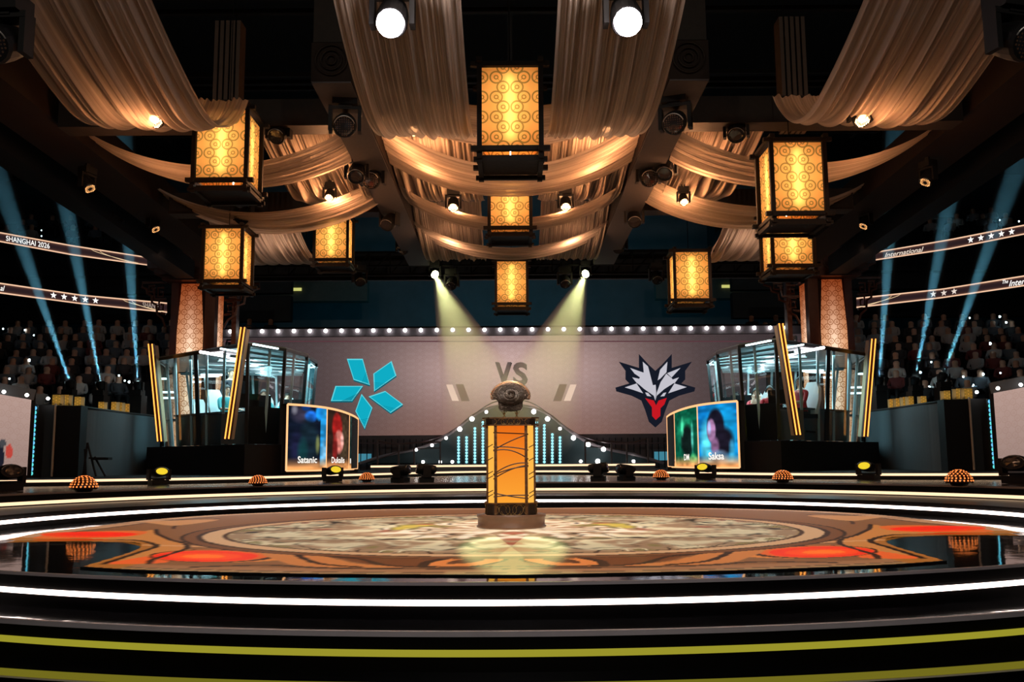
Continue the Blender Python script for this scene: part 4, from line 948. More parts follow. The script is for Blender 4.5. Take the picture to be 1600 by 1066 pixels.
# ------------------------------------------------------------------ pillars
def make_pillar(s):
    nm = 'left' if s < 0 else 'right'
    Y = 27.0; m = lambda x, y, YY=Y: (lambda p: Vector((p.x if s < 0 else -p.x, p.y, p.z)))(at(x, y, YY))
    t = thing('lantern_pillar', 'tall red brown pillar with patterned glowing panels rising behind the %s player booth' % nm, 'pillar', m(300, 720))
    t.location.z = Z3
    zt_ = at(798, 440, Y).z; x0 = m(271, 600).x; x1 = m(312.5, 600).x; dep = abs(x1 - x0)
    lo_ = Z3
    PLED = led_attr('pillar display', 1.3, rings=(0.46, 0.32, 0.22)) if 'pillar display' not in _M else _M['pillar display']
    def panel(xa, ya, xb, yb, nmn):
        nu, nv = 12, 80; Pq = np.zeros((nu, nv, 3)); Cq = np.zeros((nu, nv, 3)); Uq = np.zeros((nu, nv, 2)); msk = np.ones((nu, nv), bool)
        for i in range(nu):
            for j in range(nv):
                a = i / (nu - 1); b = j / (nv - 1); w_ = 1 - max(0, (b - 0.74) / 0.26) * 0.24 if nmn == 'front_display' else 1
                aa = 0.5 + (a - 0.5) * w_
                Pq[i, j] = (xa + (xb - xa) * aa, ya + (yb - ya) * aa, lo_ + (zt_ - lo_) * b)
                c = np.array([196, 138, 98]) * (1 - 0) + np.array([52, 72, 82]) * math.exp(-((a - 0.5) / 0.28) ** 2)
                tt = min(1, max(0, (b - 0.66) / 0.34)); c = c * (1 - tt) + np.array([120, 52, 22]) * tt
                Cq[i, j] = c; Uq[i, j] = ((aa - 0.5), b * (zt_ - lo_) / max(dep, 0.1))
        led_grid(nmn, Pq, srgb(Cq), msk, PLED, t, uvf=Uq)
    panel(x0, Y, x1, Y, 'front_display')
    xs = m(330, 600, 27.3).x; xs2 = m(340, 600, 28.1).x
    panel(xs, 27.3, xs, 28.1, 'side_display')
    for xa, w_, yy in ((m(265, 600).x, 0.22, Y + 0.1), (m(321, 600).x, 0.30, Y + 0.1), (m(345, 600).x, 0.14, Y + 1.0)):
        mb = MB(); mb.box((xa, yy + 0.1, (lo_ + zt_) / 2 + 0.1), (w_, 0.3, zt_ - lo_ + 0.2)); mb.build('post', REDW, t)
    mb = MB(); mb.box(((x0 + xs) / 2, Y + 0.7, (lo_ + zt_) / 2), (abs(xs - x0) * 0.9, 1.0, zt_ - lo_)); mb.build('core', BLACK, t)
    mb = MB(); cx = m(292, 600).x; mb.box((cx, Y + 0.4, zt_ + 0.12), (1.5, 1.6, 0.16)); mb.box((cx, Y + 0.4, zt_ + 0.62), (2.3, 1.8, 0.5)); mb.box((cx, Y + 0.4, zt_ + 0.3), (1.9, 1.7, 0.2)); mb.build('capital', REDW, t)
    mb = MB(); mb.tube([(cx - 0.1, Y - 0.6, zt_ + 0.5), (cx - 0.1, Y + 1.2, zt_ + 0.5)], 0.3, 20); mb.build('round_beam_end', REDW, t)
    # scroll brackets on both sides
    def bracket(px0, d, Yb, nmn):
        mb = MB()
        def pt(a, b): q = m(px0, 462, Yb); return Vector((q.x + (-s) * d * a, q.y, zt_ + 0.1 - b))
        for path in ([(0, 0), (1.05, 0), (1.05, 0.14), (0.85, 0.2), (0.82, 0.34), (0.62, 0.4), (0.6, 0.6), (0.4, 0.68), (0.36, 0.95), (0.12, 1.1), (0.0, 1.35)],
                     [(0.5, 0.1), (0.75, 0.1), (0.75, 0.28), (0.5, 0.28), (0.5, 0.18), (0.64, 0.18)], [(0.1, 0.16), (0.36, 0.16), (0.36, 0.42), (0.14, 0.42), (0.14, 0.28), (0.26, 0.28)],
                     [(0.08, 0.55), (0.3, 0.55), (0.3, 0.84), (0.12, 0.84), (0.12, 0.66), (0.22, 0.66)], [(0, 0.5), (0.5, 0.5), (0.55, 0.2)], [(0.0, 0.95), (0.2, 0.92)]):
            mb.tube([pt(*q) for q in path], 0.038, 5)
        mb.build(nmn, REDW, t)
    bracket(349, 1.0, Y + 0.6, 'scroll_bracket'); bracket(258, -0.7, Y + 0.3, 'scroll_bracket')
for s in (-1, 1): make_pillar(s)
for s in (-1, 1): spot('pillar_light', (s * 9.0, 23, 6.0), (s * 9.4, 27, 5.6), 60, (1, 0.55, 0.35), 70, 0.8, 0.2)

# ------------------------------------------------------------------ portrait screens (curved LED)
def make_portrait(s):
    nm = 'left' if s < 0 else 'right'
    top = [(448, 632, 20.8), (478, 634, 21.0), (508, 637.5, 21.6), (532, 643, 22.5), (550, 650, 23.8), (557.5, 655, 25.3)]
    P0 = []
    for x, y, Y in top:
        p = at(x, y + (0 if s < 0 else 0), Y); P0.append(p)
    zb_ = at(448, 736, 20.8).z
    tp = cat_rom(P0, 12); n = len(tp); nv = 84
    t = thing('portrait_screen', 'curved LED screen in an orange frame, %s of the stage, showing player names' % nm, 'screen', ((P0[0].x if s < 0 else -P0[0].x), 21, Z3))
    nu = 150; q = resample(tp, nu); pxs = np.array([798 + p.x / p.y * F for p in q])
    A = np.tile(pxs[:, None], (1, nv)); B = np.tile(np.linspace(0, 1, nv)[None], (nu, 1))     # A photo-like column position, B height share
    Cq = np.zeros((nu, nv, 3))
    def E(cx, cy_, a, b, c, soft=0.0):
        d = ((A - cx) / a) ** 2 + ((B - cy_) / b) ** 2
        k = np.clip((1 - d) / max(soft, 1e-3), 0, 1) if soft else (d < 1).astype(float)
        Cq[:] = Cq * (1 - k[..., None]) + np.array(c, float) * k[..., None]
    def R_(a0, a1, c, b0=0, b1=1.01):
        k = (A >= a0) & (A < a1) & (B >= b0) & (B < b1); Cq[k] = c
    if s < 0:
        R_(440, 509, (14, 20, 34)); R_(499, 509, (30, 130, 190)); E(505, 0.2, 7, 0.35, (110, 170, 205), 1)
        E(470, 0.86, 22, 0.16, (52, 48, 66), 0.8); E(458, 0.93, 6, 0.1, (130, 128, 140), 1); E(484, 0.84, 11, 0.11, (28, 96, 190), 0.6); E(497, 0.90, 7, 0.14, (24, 128, 205), 0.6); E(476, 0.97, 9, 0.07, (20, 60, 130), 0.8)
        E(481, 0.42, 19, 0.42, (20, 34, 44), 0.6); E(462, 0.35, 12, 0.32, (24, 26, 50), 0.8); E(472, 0.3, 10, 0.25, (18, 54, 58), 0.9); E(495, 0.4, 4, 0.18, (110, 118, 70), 1)
        R_(509, 544, (44, 28, 22)); E(536, 0.5, 9, 0.6, (70, 56, 40), 1); E(525, 0.72, 9, 0.26, (150, 28, 26), 0.5); E(528, 0.47, 8, 0.22, (206, 120, 108), 0.4); E(522, 0.35, 5, 0.3, (120, 30, 28), 0.8); E(533, 0.5, 3, 0.16, (226, 170, 160), 1)
        R_(544, 570, (34, 52, 48)); E(553, 0.5, 2.2, 0.42, (150, 190, 180), 1); E(547, 0.4, 2, 0.3, (20, 30, 30), 1)
        names = [('Satanic', 465, 495, 0.115, 0.105), ('Dukalis', 517.5, 537.5, 0.115, 0.10), ('Ni', 546, 556, 0.11, 0.09)]; div = (509, 544)
    else:
        R_(440, 510.5, (12, 104, 168)); E(470, 0.5, 34, 0.6, (20, 150, 206), 1); E(497, 0.4, 12, 0.4, (90, 210, 230), 1)
        E(482, 0.62, 15, 0.32, (22, 20, 34), 0.35); E(470, 0.40, 18, 0.26, (24, 20, 32), 0.6); E(489, 0.58, 7.5, 0.2, (150, 110, 150), 0.4); E(484, 0.33, 8, 0.17, (120, 84, 118), 0.7); E(492, 0.62, 3, 0.14, (150, 170, 214), 1)
        E(478, 0.16, 18, 0.14, (96, 120, 146), 0.9); E(458, 0.25, 5, 0.22, (60, 160, 200), 1)
        R_(510.5, 546, (8, 78, 56)); E(530, 0.62, 14, 0.28, (30, 150, 104), 1); E(527, 0.45, 11, 0.3, (14, 26, 24), 0.5); E(519, 0.5, 2.5, 0.3, (80, 190, 170), 1); E(534, 0.7, 3, 0.2, (70, 200, 150), 1); E(518, 0.12, 7, 0.13, (90, 200, 120), 1)
        R_(546, 570, (70, 40, 34)); E(552.5, 0.62, 3.6, 0.3, (168, 110, 100), 0.5); E(556, 0.4, 2, 0.4, (140, 140, 140), 1)
        names = [('Saksa', 471, 495, 0.125, 0.115), ('DM', 525, 533, 0.12, 0.105), ('DUR', 547, 557, 0.11, 0.09)]; div = (510.5, 546)
    k = np.clip((0.2 - B) / 0.16, 0, 1)[..., None]; Cq = Cq * (1 - k) + np.array([224, 150, 88]) * k
    Cq = np.clip(Cq * (.78 + .45 * noise2((nu, nv), 26, 20, 60 + s)[..., None]), 0, 255)
    zz_ = np.zeros((nu, nv)); Pq = np.zeros((nu, nv, 3))
    for i, p in enumerate(q):
        Pq[i, :, 0] = (p.x if s < 0 else -p.x); Pq[i, :, 1] = p.y; Pq[i, :, 2] = np.linspace(zb_, p.z, nv)
    led_grid('display', Pq, srgb(Cq), np.ones((nu, nv), bool), led_attr('portrait display %s' % nm, 1.25), t)
    FR = glow('orange screen frame', (1.0, 0.50, 0.22), 1.3) if 'orange screen frame' not in _M else _M['orange screen frame']
    o3 = lambda p, z, e=0.03: Vector(((p.x if s < 0 else -p.x), p.y - e, z))
    mb = MB(); mb.tube([o3(p, p.z) for p in q], 0.028, 6); mb.tube([o3(p, zb_) for p in q], 0.02, 6)
    for j in (0, nu - 1): mb.tube([o3(q[j], zb_), o3(q[j], q[j].z)], 0.022, 6)
    mb.build('frame', FR, t)
    def col_at(px):
        j = int(np.argmin(np.abs(pxs - px))); return j
    for d_ in div:
        j = col_at(d_); mb = MB(); mb.tube([o3(q[j], zb_), o3(q[j], q[j].z)], 0.014, 5); mb.build('divider', FR, t)
    mb = MB(); back = [Vector((p.x - 0.25, p.y + 0.35, p.z)) for p in q]
    mb.grid([[((a.x if s < 0 else -a.x), a.y + 0.03, zb_ - 0.05), ((a.x if s < 0 else -a.x), a.y + 0.03, a.z + 0.03), ((b.x if s < 0 else -b.x), b.y, b.z + 0.03), ((b.x if s < 0 else -b.x), b.y, zb_ - 0.05), ((a.x if s < 0 else -a.x), a.y + 0.03, zb_ - 0.05)] for a, b in zip(q, back)]); mb.build('cabinet', BLACK, t)
    mb = MB(); mb.box(((q[10].x if s < 0 else -q[10].x), q[10].y + 0.2, (Z3 + zb_) / 2), (0.2, 0.3, zb_ - Z3)); mb.box(((q[110].x if s < 0 else -q[110].x), q[110].y + 0.2, (Z3 + zb_) / 2), (0.2, 0.3, zb_ - Z3)); mb.build('feet', BLACK, t)
    NW = glow('white name lettering', (1.0, 0.93, 0.85), 1.1) if 'white name lettering' not in _M else _M['white name lettering']
    for txt, xa, xb, bb, hh in names:
        vs, fs = fit_text(txt, 1.0, bold=0.02); hm = max(v[1] for v in vs); out_ = []
        for vx, vy in vs:
            f_ = vx if s < 0 else 1 - vx; px = xa + (xb - xa) * f_
            j = int(np.clip(np.searchsorted(pxs, px), 1, nu - 1)); a = (px - pxs[j - 1]) / (pxs[j] - pxs[j - 1]); p = q[j - 1].lerp(q[j], a); z = zb_ + (p.z - zb_) * (bb + hh * vy / hm)
            out_.append(Vector(((p.x if s < 0 else -p.x), p.y - 0.03, z)))
        MB_ = MB(); MB_.add(out_, fs); MB_.build('name_lettering', NW, t)
    return t
# the left screen lies at negative x already: s=-1 keeps x, s=+1 mirrors it
_old = None
for s in (-1, 1):
    t = make_portrait(s)

# ------------------------------------------------------------------ people
SKIN = mat('skin', (0.55, 0.32, 0.22), 0.5, noise=0.1); HAIR = mat('dark hair', (0.02, 0.014, 0.01), 0.6, noise=0.4, nscale=40)
def skin_body(name, joints, edges, mats, mat_fn, parent=None, sub=1, root='pelvis'):
    names = list(joints); me = bpy.data.meshes.new('tmp'); me.from_pydata([joints[n][0] for n in names], [(names.index(a), names.index(b)) for a, b in edges], [])
    o = bpy.data.objects.new('tmp', me); COL.objects.link(o)
    sk = o.modifiers.new('s', 'SKIN'); sk.use_smooth_shade = True; sb = o.modifiers.new('b', 'SUBSURF'); sb.levels = sub; sb.render_levels = sub
    sv = me.skin_vertices[0].data if me.skin_vertices else None
    if sv is None:
        me.skin_vertices  # layer is created with the modifier
    for i, n in enumerate(names):
        r = joints[n][1]; me.skin_vertices[0].data[i].radius = r if isinstance(r, tuple) else (r, r); me.skin_vertices[0].data[i].use_root = (n == root)
    bpy.context.view_layer.update()
    m2 = bpy.data.meshes.new_from_object(o.evaluated_get(bpy.context.evaluated_depsgraph_get())); bpy.data.objects.remove(o)
    m2.name = name
    for m in mats: m2.materials.append(m)
    for p in m2.polygons: p.material_index = mat_fn(p.center); p.use_smooth = True
    b = bpy.data.objects.new(name, m2); COL.objects.link(b)
    if parent: b.parent = parent
    return b
def person(label, group, shirt, trousers, seated=True, arms='desk', hair=HAIR, headset=True, sleeves=0.62, beard=False):
    """faces -Y, feet (or chair foot) at z = 0"""
    t = empty('person'); tag(t, label, 'person', group)
    h = 0.46 if seated else 0.92
    J = {'pelvis': ((0, 0, h + .06), (.15, .11)), 'waist': ((0, -.01, h + .24), (.135, .10)), 'chest': ((0, -.02, h + .44), (.165, .11)), 'collar': ((0, -.01, h + .56), (.10, .075)),
         'neck': ((0, -.02, h + .63), .052), 'jaw': ((0, -.045, h + .69), (.058, .068)), 'face': ((0, -.035, h + .76), (.072, .088)), 'crown': ((0, -.015, h + .85), (.066, .08))}
    Ed = [('pelvis', 'waist'), ('waist', 'chest'), ('chest', 'collar'), ('collar', 'neck'), ('neck', 'jaw'), ('jaw', 'face'), ('face', 'crown')]
    for s, n in ((-1, 'r'), (1, 'l')):
        J['sh' + n] = ((s * .19, 0, h + .52), .062)
        if arms == 'desk': e = (s * .26, -.14, h + .28); wr = (s * .15, -.38, h + .27); d = Vector((-s * 0.25, -1, 0)).normalized()
        elif arms == 'face': e = (s * .22, -.26, h + .34); wr = (s * .07, -.17, h + .60); d = Vector((0, 0.1, 1)).normalized()
        else: e = (s * .25, .02, h + .24); wr = (s * .24, -.06, h + .0); d = Vector((0, -0.1, -1)).normalized()
        J['el' + n] = (e, .044); J['wr' + n] = (wr, .029); pm = Vector(wr) + d * .07; J['pa' + n] = (tuple(pm), (.036, .02))
        Ed += [('collar', 'sh' + n), ('sh' + n, 'el' + n), ('el' + n, 'wr' + n), ('wr' + n, 'pa' + n)]
        side = d.cross(Vector((0, 0, 1))); side = side.normalized() if side.length > .1 else Vector((1, 0, 0))
        for k in range(4):
            f0 = pm + d * .03 + side * (k - 1.5) * .019; L = (.045, .055, .05, .038)[k]; f1 = f0 + d * L * .6 + Vector((0, 0, -.01)); f2 = f1 + d * L * .5 + Vector((0, 0, -.022))
            for q, (pp, rr) in enumerate(((f0, .009), (f1, .0085), (f2, .007))): J['f%s%d%d' % (n, k, q)] = (tuple(pp), rr)
            Ed += [('pa' + n, 'f%s%d0' % (n, k)), ('f%s%d0' % (n, k), 'f%s%d1' % (n, k)), ('f%s%d1' % (n, k), 'f%s%d2' % (n, k))]
        th = pm - d * .02 - side * s * -.035; th2 = th + d * .045 - side * s * -.012; J['t%s0' % n] = (tuple(th), .011); J['t%s1' % n] = (tuple(th2), .009)
        Ed += [('wr' + n, 't%s0' % n), ('t%s0' % n, 't%s1' % n)]
        J['hi' + n] = ((s * .10, -.02, h), .088)
        if seated: kn, an, to = (s * .15, -.44, h + .04), (s * .15, -.42, .10), (s * .16, -.56, .05)
        else: kn, an, to = (s * .11, -.02, .50), (s * .12, 0, .10), (s * .14, -.13, .045)
        J['kn' + n] = (kn, .062); J['an' + n] = (an, .042); J['to' + n] = (to, .036)
        Ed += [('pelvis', 'hi' + n), ('hi' + n, 'kn' + n), ('kn' + n, 'an' + n), ('an' + n, 'to' + n)]
    def mf(c):
        x, y, z = c
        if z > h + .585: return 0
        lim = J['ell'][0]
        if abs(x) > .10 and (Vector(c) - Vector((math.copysign(abs(J['wrl'][0][0]), x), J['wrl'][0][1], J['wrl'][0][2]))).length < ((.24 if arms != 'face' else .14) if sleeves < 1 else .09): return 0
        if (Vector(c) - Vector((math.copysign(J['wrl'][0][0], x), J['wrl'][0][1], J['wrl'][0][2]))).length < .13: return 0
        if z < h + .07 and z > 0.12: return 2
        if z <= 0.12: return 3
        return 1
    skin_body('body', J, Ed, [SKIN, shirt, trousers, BLACK], mf, t, 2)
    hd = h + .76
    mb = MB(); mb.add(*[( [Vector((a * .02, -.118 - b, hd + c)) for a, b, c in ((0, 0, .03), (-.55, 0, -.03), (.55, 0, -.03), (0, .028, -.026))]), [(0, 1, 3), (0, 3, 2), (1, 2, 3)]]); mb.build('nose', SKIN, t)
    mb = MB(); [mb.sphere((s * .032, -.112, hd + .025), (.013, .008, .008), 8, 5) for s in (-1, 1)]; e = mb.v
    for s in (-1, 1):
        m1 = MB(); m1.sphere((s * .032, -.114, hd + .025), (.013, .008, .007), 8, 5); m1.build('eye', BLACK, t)
        m1 = MB(); m1.sphere((s * .079, -.03, hd), (.012, .022, .033), 8, 6); m1.build('ear', SKIN, t, True)
    mb = MB(); mb.sphere((0, -.108, hd - .055), (.024, .008, .006), 8, 5); mb.build('mouth', mat('lips', (0.4, 0.13, 0.1), 0.5), t)
    mb = MB(); P = []
    for i in range(9):
        row = []
        for j in range(17):
            a = 2 * PI * j / 16; b = (PI * 0.62) * i / 8; fr = max(0, -math.sin(a)); b *= (1 - 0.42 * fr)
            row.append((.086 * math.sin(b) * math.cos(a), -.02 + .105 * math.sin(b) * math.sin(a), hd + .03 + .108 * math.cos(b)))
        P.append(row)
    mb.grid(P); mb.build('hair', hair, t, True)
    if beard:
        mb = MB(); mb.sphere((0, -.07, hd - .07), (.06, .055, .035), 10, 6); mb.build('beard', hair, t, True)
    if headset:
        hs = MB().tube([(.093 * math.cos(q), -.02, hd + .02 + .125 * math.sin(q)) for q in [PI * i / 14 for i in range(15)]], .010, 6).build('headset', BLACK if headset != 'w' else mat('white plastic', (0.7, 0.7, 0.7), 0.4), t)
        for s in (-1, 1): m1 = MB(); m1.sphere((s * .095, -.02, hd), (.022, .042, .046), 10, 7); m1.build('ear_cup', BLACK, hs, True)
    return t

# ------------------------------------------------------------------ player booths
CYM = glow('cool white tube', (0.72, 0.95, 1.0), 5.0); PKM = glow('pinkish white tube', (1.0, 0.84, 0.88), 7.0)
STEEL = mat('pale steel mullion', (0.45, 0.58, 0.60), 0.35, 0.5); BLKM = mat('black mullion', (0.01, 0.012, 0.014), 0.3)
BOOTH_TOP = 3.32; BOOTH_FL = 1.15
JT = mat('teal jersey', (0.03, 0.30, 0.32), 0.6, noise=0.3, nscale=12); JR = mat('red jersey', (0.55, 0.02, 0.03), 0.6, noise=0.3, nscale=12)
SUIT = mat('navy suit', (0.012, 0.014, 0.022), 0.7); TRO = mat('black trousers', (0.01, 0.01, 0.012), 0.7)
def booth(s):
    nm = 'left' if s < 0 else 'right'
    mx = lambda p: Vector((p.x if s < 0 else -p.x, p.y, p.z))
    A = lambda x, y, Y: mx(at(x, y, Y))
    def AZ(x, y, z): return mx(atz(x, y, z))
    tp = [A(243, 556, 23.3), A(386, 534, 20.4), A(444, 541, 21.4), A(478, 550, 22.7), A(493, 561, 24.3), A(470, 560, 27.0) , A(275, 566, 26.6)]
    cen = sum(tp, Vector()) / len(tp)
    T_ = [Vector((p.x, p.y, BOOTH_TOP)) for p in tp]; B_ = [Vector((p.x + (cen.x - p.x) * .10, p.y + (cen.y - p.y) * .10, BOOTH_FL)) for p in tp]
    base = A(330, 700, 22); base.z = Z3
    t = thing('player_booth', 'glass-walled player booth with glowing ceiling lines on the %s side of the stage' % nm, 'booth', base)
    # plinth below
    n = len(tp)
    pl_ = [Vector((cen.x + (p.x - cen.x) * 1.06, cen.y + (p.y - cen.y) * 1.06, 0)) for p in T_]
    mb = MB(); mb.add([Vector((p.x, p.y, z)) for z in (Z3, BOOTH_FL - .02) for p in pl_], [(i, (i + 1) % n, n + (i + 1) % n, n + i) for i in range(n)] + [tuple(range(n, 2 * n))]); mb.build('plinth', BLACK, t)
    mb = MB(); mb.add([Vector((p.x, p.y, z)) for z in (BOOTH_TOP, BOOTH_TOP + .07) for p in T_], [(i, (i + 1) % n, n + (i + 1) % n, n + i) for i in range(n)] + [tuple(range(n))[::-1], tuple(range(n, 2 * n))]); mb.build('roof', mat('booth ceiling panel', (0.16, 0.20, 0.22), 0.35, 0.3, noise=0.4, nscale=2.5), t)
    for i in range(n):
        a, b, c, d = B_[i], B_[(i + 1) % n], T_[(i + 1) % n], T_[i]
        mb = MB(); mb.add([a, b, c, d], [(0, 1, 2, 3)]); mb.build('glass_pane', GLASSM, t)
        mb = MB(); mb.bar(d, c, .05, .07); mb.build('top_rail', BLKM, t)
        mb = MB(); mb.bar(B_[i], T_[i], .07, .07, 0, (0, 1, 0)); mb.build('mullion', BLKM, t)
    mb = MB(); mb.bar(B_[0].lerp(B_[1], .46), T_[0].lerp(T_[1], .46), .09, .06, 0, (0, 1, 0)); mb.build('mullion', BLKM, t)
    for i in (1, 2, 3, 4):
        k = .02; a, b = [q_ + (Vector((cen.x, cen.y, q_.z)) - q_) * k for q_ in (B_[i], B_[(i + 1) % n])]; mb = MB(); mb.add([a, b, b + Vector((0, 0, .84)), a + Vector((0, 0, .84))], [(0, 1, 2, 3)]); mb.build('lower_wall', BLACK, t)
    a, b = [q_ + (Vector((cen.x, cen.y, q_.z)) - q_) * .10 for q_ in (B_[0].lerp(B_[1], .10), B_[0].lerp(B_[1], .72))]
    mb = MB(); mb.bar(a + Vector((0, 0, .36)), b + Vector((0, 0, .36)), .06, .72); mb.bar(a + Vector((0, 0, .74)), b + Vector((0, 0, .74)), .35, .04); mb.build('counter', mat('booth desk black', (0.012, 0.013, 0.015), 0.35), t)
    # inner pale mullions
    for i, fr in ((0, .14), (0, .33), (0, .52), (0, .72), (1, .55), (2, .45), (3, .5), (6, .35), (6, .7), (5, .15), (5, .35), (5, .55), (5, .75), (5, .9), (4, .5)):
        a = B_[i].lerp(B_[(i + 1) % n], fr); b = T_[i].lerp(T_[(i + 1) % n], fr + (.03 if i == 0 else .05)); k = .05
        a += (Vector((cen.x, cen.y, a.z)) - a) * k; b += (Vector((cen.x, cen.y, b.z)) - b) * k
        mb = MB(); mb.bar(a, b, .055, .05, 0, (0, 1, 0)); mb.build('inner_mullion', STEEL, t)
    # ceiling light line (bent tube)
    zc = BOOTH_TOP - .05
    path = [AZ(x, y, zc) for x, y in ((311, 550), (345, 556), (375, 563), (398, 569), (409, 576), (406, 581))]
    mb = MB(); mb.tube([(p.x, min(p.y, 26.3), p.z) for p in cat_rom(path, 4)], .035, 6); mb.build('ceiling_light', PKM, t)
    for pa, pb in (((343, 545), (372, 550)), ((394, 538), (432, 545)), ((398, 584), (486, 574)), ((300, 590), (340, 588))):
        q0, q1 = AZ(*pa, zc), AZ(*pb, zc)
        if max(q0.y, q1.y) > 27.2: q0 = A(pa[0], pa[1] , 26.4); q1 = A(pb[0], pb[1], 26.4)
        mb = MB(); mb.bar(q0, q1, .05, .03); mb.build('ceiling_light', CYM, t)
    for yy, xa, xb in ((592, 247, 262), (613, 252, 272), (622, 252, 271), (597, 296, 312), (586, 312, 345)):  # glowing bars added for reflections of the ceiling strips
        mb = MB(); mb.bar(A(xa, yy, 26.2), A(xb, yy, 26.2), .03, .05); mb.build('reflection_bar', CYM, t)
    for k in range(7):                                   # ceiling joists
        f = (k + .5) / 7; a = T_[1].lerp(T_[6], f); b = T_[3].lerp(T_[5], f)
        mb = MB(); mb.bar(a - Vector((0, 0, .09)), b - Vector((0, 0, .09)), .06, .06); mb.build('ceiling_joist', STEEL, t)
    l = area('booth_light', (cen.x, cen.y - .3, zc - .06), (cen.x, cen.y - .3, 0), 170, (0.55, 0.92, 1.0), 3.0, 2.2); attach(l, t)
    l = point('booth_fill', (cen.x, cen.y + .6, 2.0), 80, (0.45, 0.90, 1.0), .3); attach(l, t)  # added point light without fixture, brightens the booth ceiling
    # corner fins with orange lines
    for (x0, y0, x1, y1, Y) in ((379, 512, 354, 686, 20.15), (234.5, 538, 249, 690, 23.0)):
        a, b = A(x1, y1, Y - .05), A(x0, y0, Y - .2); w_ = 8.0 * Y / F
        f_ = empty('corner_fin'); f_.parent = t; f_.location = Vector(b) - origin(t)
        mb = MB(); mb.bar(a, b, w_, .12, 0, (0, 1, 0)); mb.bar(a + Vector((0, .28, 0)), b + Vector((0, .28, 0)), w_ * .4, .22, 1, (0, 1, 0)); mb.build('fin_body', [mat('fin dark red', (0.05, 0.012, 0.006), 0.4), mat('fin cream side', (0.40, 0.28, 0.16), 0.5)], f_)
        for o_ in (-.36, .36):
            mb = MB(); d = Vector((o_ * w_, -.075, 0)); mb.bar(a + d, b + d, .024, .02, 0, (0, 1, 0)); mb.build('light_line', glow('amber light line', (1.0, 0.36, 0.06), 2.2), f_)
    # front low wall, desk
    DK = mat('booth desk black', (0.012, 0.013, 0.015), 0.35)
    a, b = B_[1].lerp(B_[0], .04), B_[1].lerp(B_[0], .26)
    mb = MB(); mb.box(((a.x + b.x) / 2, (a.y + b.y) / 2 + .18, (BOOTH_FL + 1.85) / 2), (abs(a.x - b.x) , .08, .68), 0, Matrix.Rotation(s * -.9 * 0 , 3, 'Z')); mb.build('grey_screen_panel', mat('grey modesty panel', (0.06, 0.065, 0.07), 0.6), t)
    return t, T_, B_, A, cen
dk = {}
for s in (-1, 1):
    t, T_, B_, A, cen = booth(s); nm = 'left' if s < 0 else 'right'
    # desk along the right wing, chairs, monitors, players
    d0, d1 = A(372, 636, 21.6), A(470, 632, 24.6)
    z_d = BOOTH_FL + .74
    D = thing('player_desk', 'long black desk behind the front glass of the %s player booth' % nm, 'desk', (d0.x, d0.y, BOOTH_FL))
    mb = MB(); mb.bar((d0.x, d0.y, z_d), (d1.x, d1.y, z_d), .7, .04); mb.build('desk_top', mat('booth desk black', (0, 0, 0)), D)
    mb = MB(); dd = Vector((d1.x - d0.x, d1.y - d0.y, 0)).normalized(); nn = Vector((dd.y, -dd.x, 0)) * (1 if s < 0 else -1)
    f0, f1 = Vector((d0.x, d0.y, 0)) + nn * .3, Vector((d1.x, d1.y, 0)) + nn * .3
    mb.bar((f0.x, f0.y, BOOTH_FL + .36), (f1.x, f1.y, BOOTH_FL + .36), .03, .7); mb.build('front_panel', mat('grey modesty panel', (0, 0, 0)), D)
    e0, e1 = A(256, 636, 25.4), A(333, 636, 25.4)
    E_ = thing('side_desk', 'black side desk with thin legs in the outer half of the %s booth' % nm, 'desk', (e0.x, e0.y, BOOTH_FL))
    mb = MB(); mb.bar((e0.x, e0.y, z_d), (e1.x, e1.y, z_d), .6, .05); mb.build('desk_top', mat('booth desk black', (0, 0, 0)), E_)
    for e in (e0, e1, e0.lerp(e1, .5)): mb = MB(); mb.bar((e.x, e.y, BOOTH_FL), (e.x, e.y, z_d), .05, .05, 0, (0, 1, 0)); mb.build('leg', STEEL, E_)
    def gchair(label, loc, rz, white=True):
        c = thing('gaming_chair', label, 'chair', (0, 0, 0), 'white gaming chairs in the booths'); W_ = mat('white chair shell', (0.75, 0.80, 0.80), 0.45)
        MB().box((0, 0, .42), (.5, .5, .1)).build('seat', BLACK, c)
        bk = [(-.2, .0), (.2, 0), (.27, .35), (.24, .62), (.15, .78), (-.15, .78), (-.24, .62), (-.27, .35)]
        mb = MB(); mb.prism(bk, lambda x, y, d: Vector((x, .25 + y * .16 + d, .46 + y)), -.04, .05); mb.build('backrest', W_, c)
        MB().tube([(0, 0, .05), (0, 0, .4)], .03, 8).build('column', BLACK, c)
        for k in range(5):
            mb = MB(); mb.tube([(0, 0, .08), (.3 * math.cos(k * 1.257), .3 * math.sin(k * 1.257), .05)], .022, 6); mb.build('leg', BLACK, c)
        c.location = loc; c.rotation_euler = (0, 0, rz); return c
    def monitor(label, loc, rz):
        m = thing('monitor', label, 'monitor', (0, 0, 0), 'monitors on the %s player desk' % nm)
        MB().box((0, 0, .27), (.58, .04, .33)).build('display_case', BLACK, m); MB().box((0, .03, .15), (.06, .03, .28)).build('stand', BLACK, m); MB().box((0, .03, .01), (.25, .2, .02)).build('stand_foot', BLACK, m)
        mb = MB(); mb.add([(-.27, .022, .12), (-.27, .022, .42), (.27, .022, .42), (.27, .022, .12)], [(0, 1, 2, 3)]); mb.build('picture', glow('monitor picture', (0.3, 0.7, 0.8), 1.2), m)
        m.location = loc; m.rotation_euler = (0, 0, rz); return m
    for k, f in enumerate((.10, .28, .80) if s < 0 else (.06, .66, .90)):
        q = d0.lerp(d1, f)
        monitor('black monitor on the %s player desk, %s from the front corner' % (nm, ['first', 'second', 'third'][k]), (q.x, q.y, z_d + .02), s * -.35)
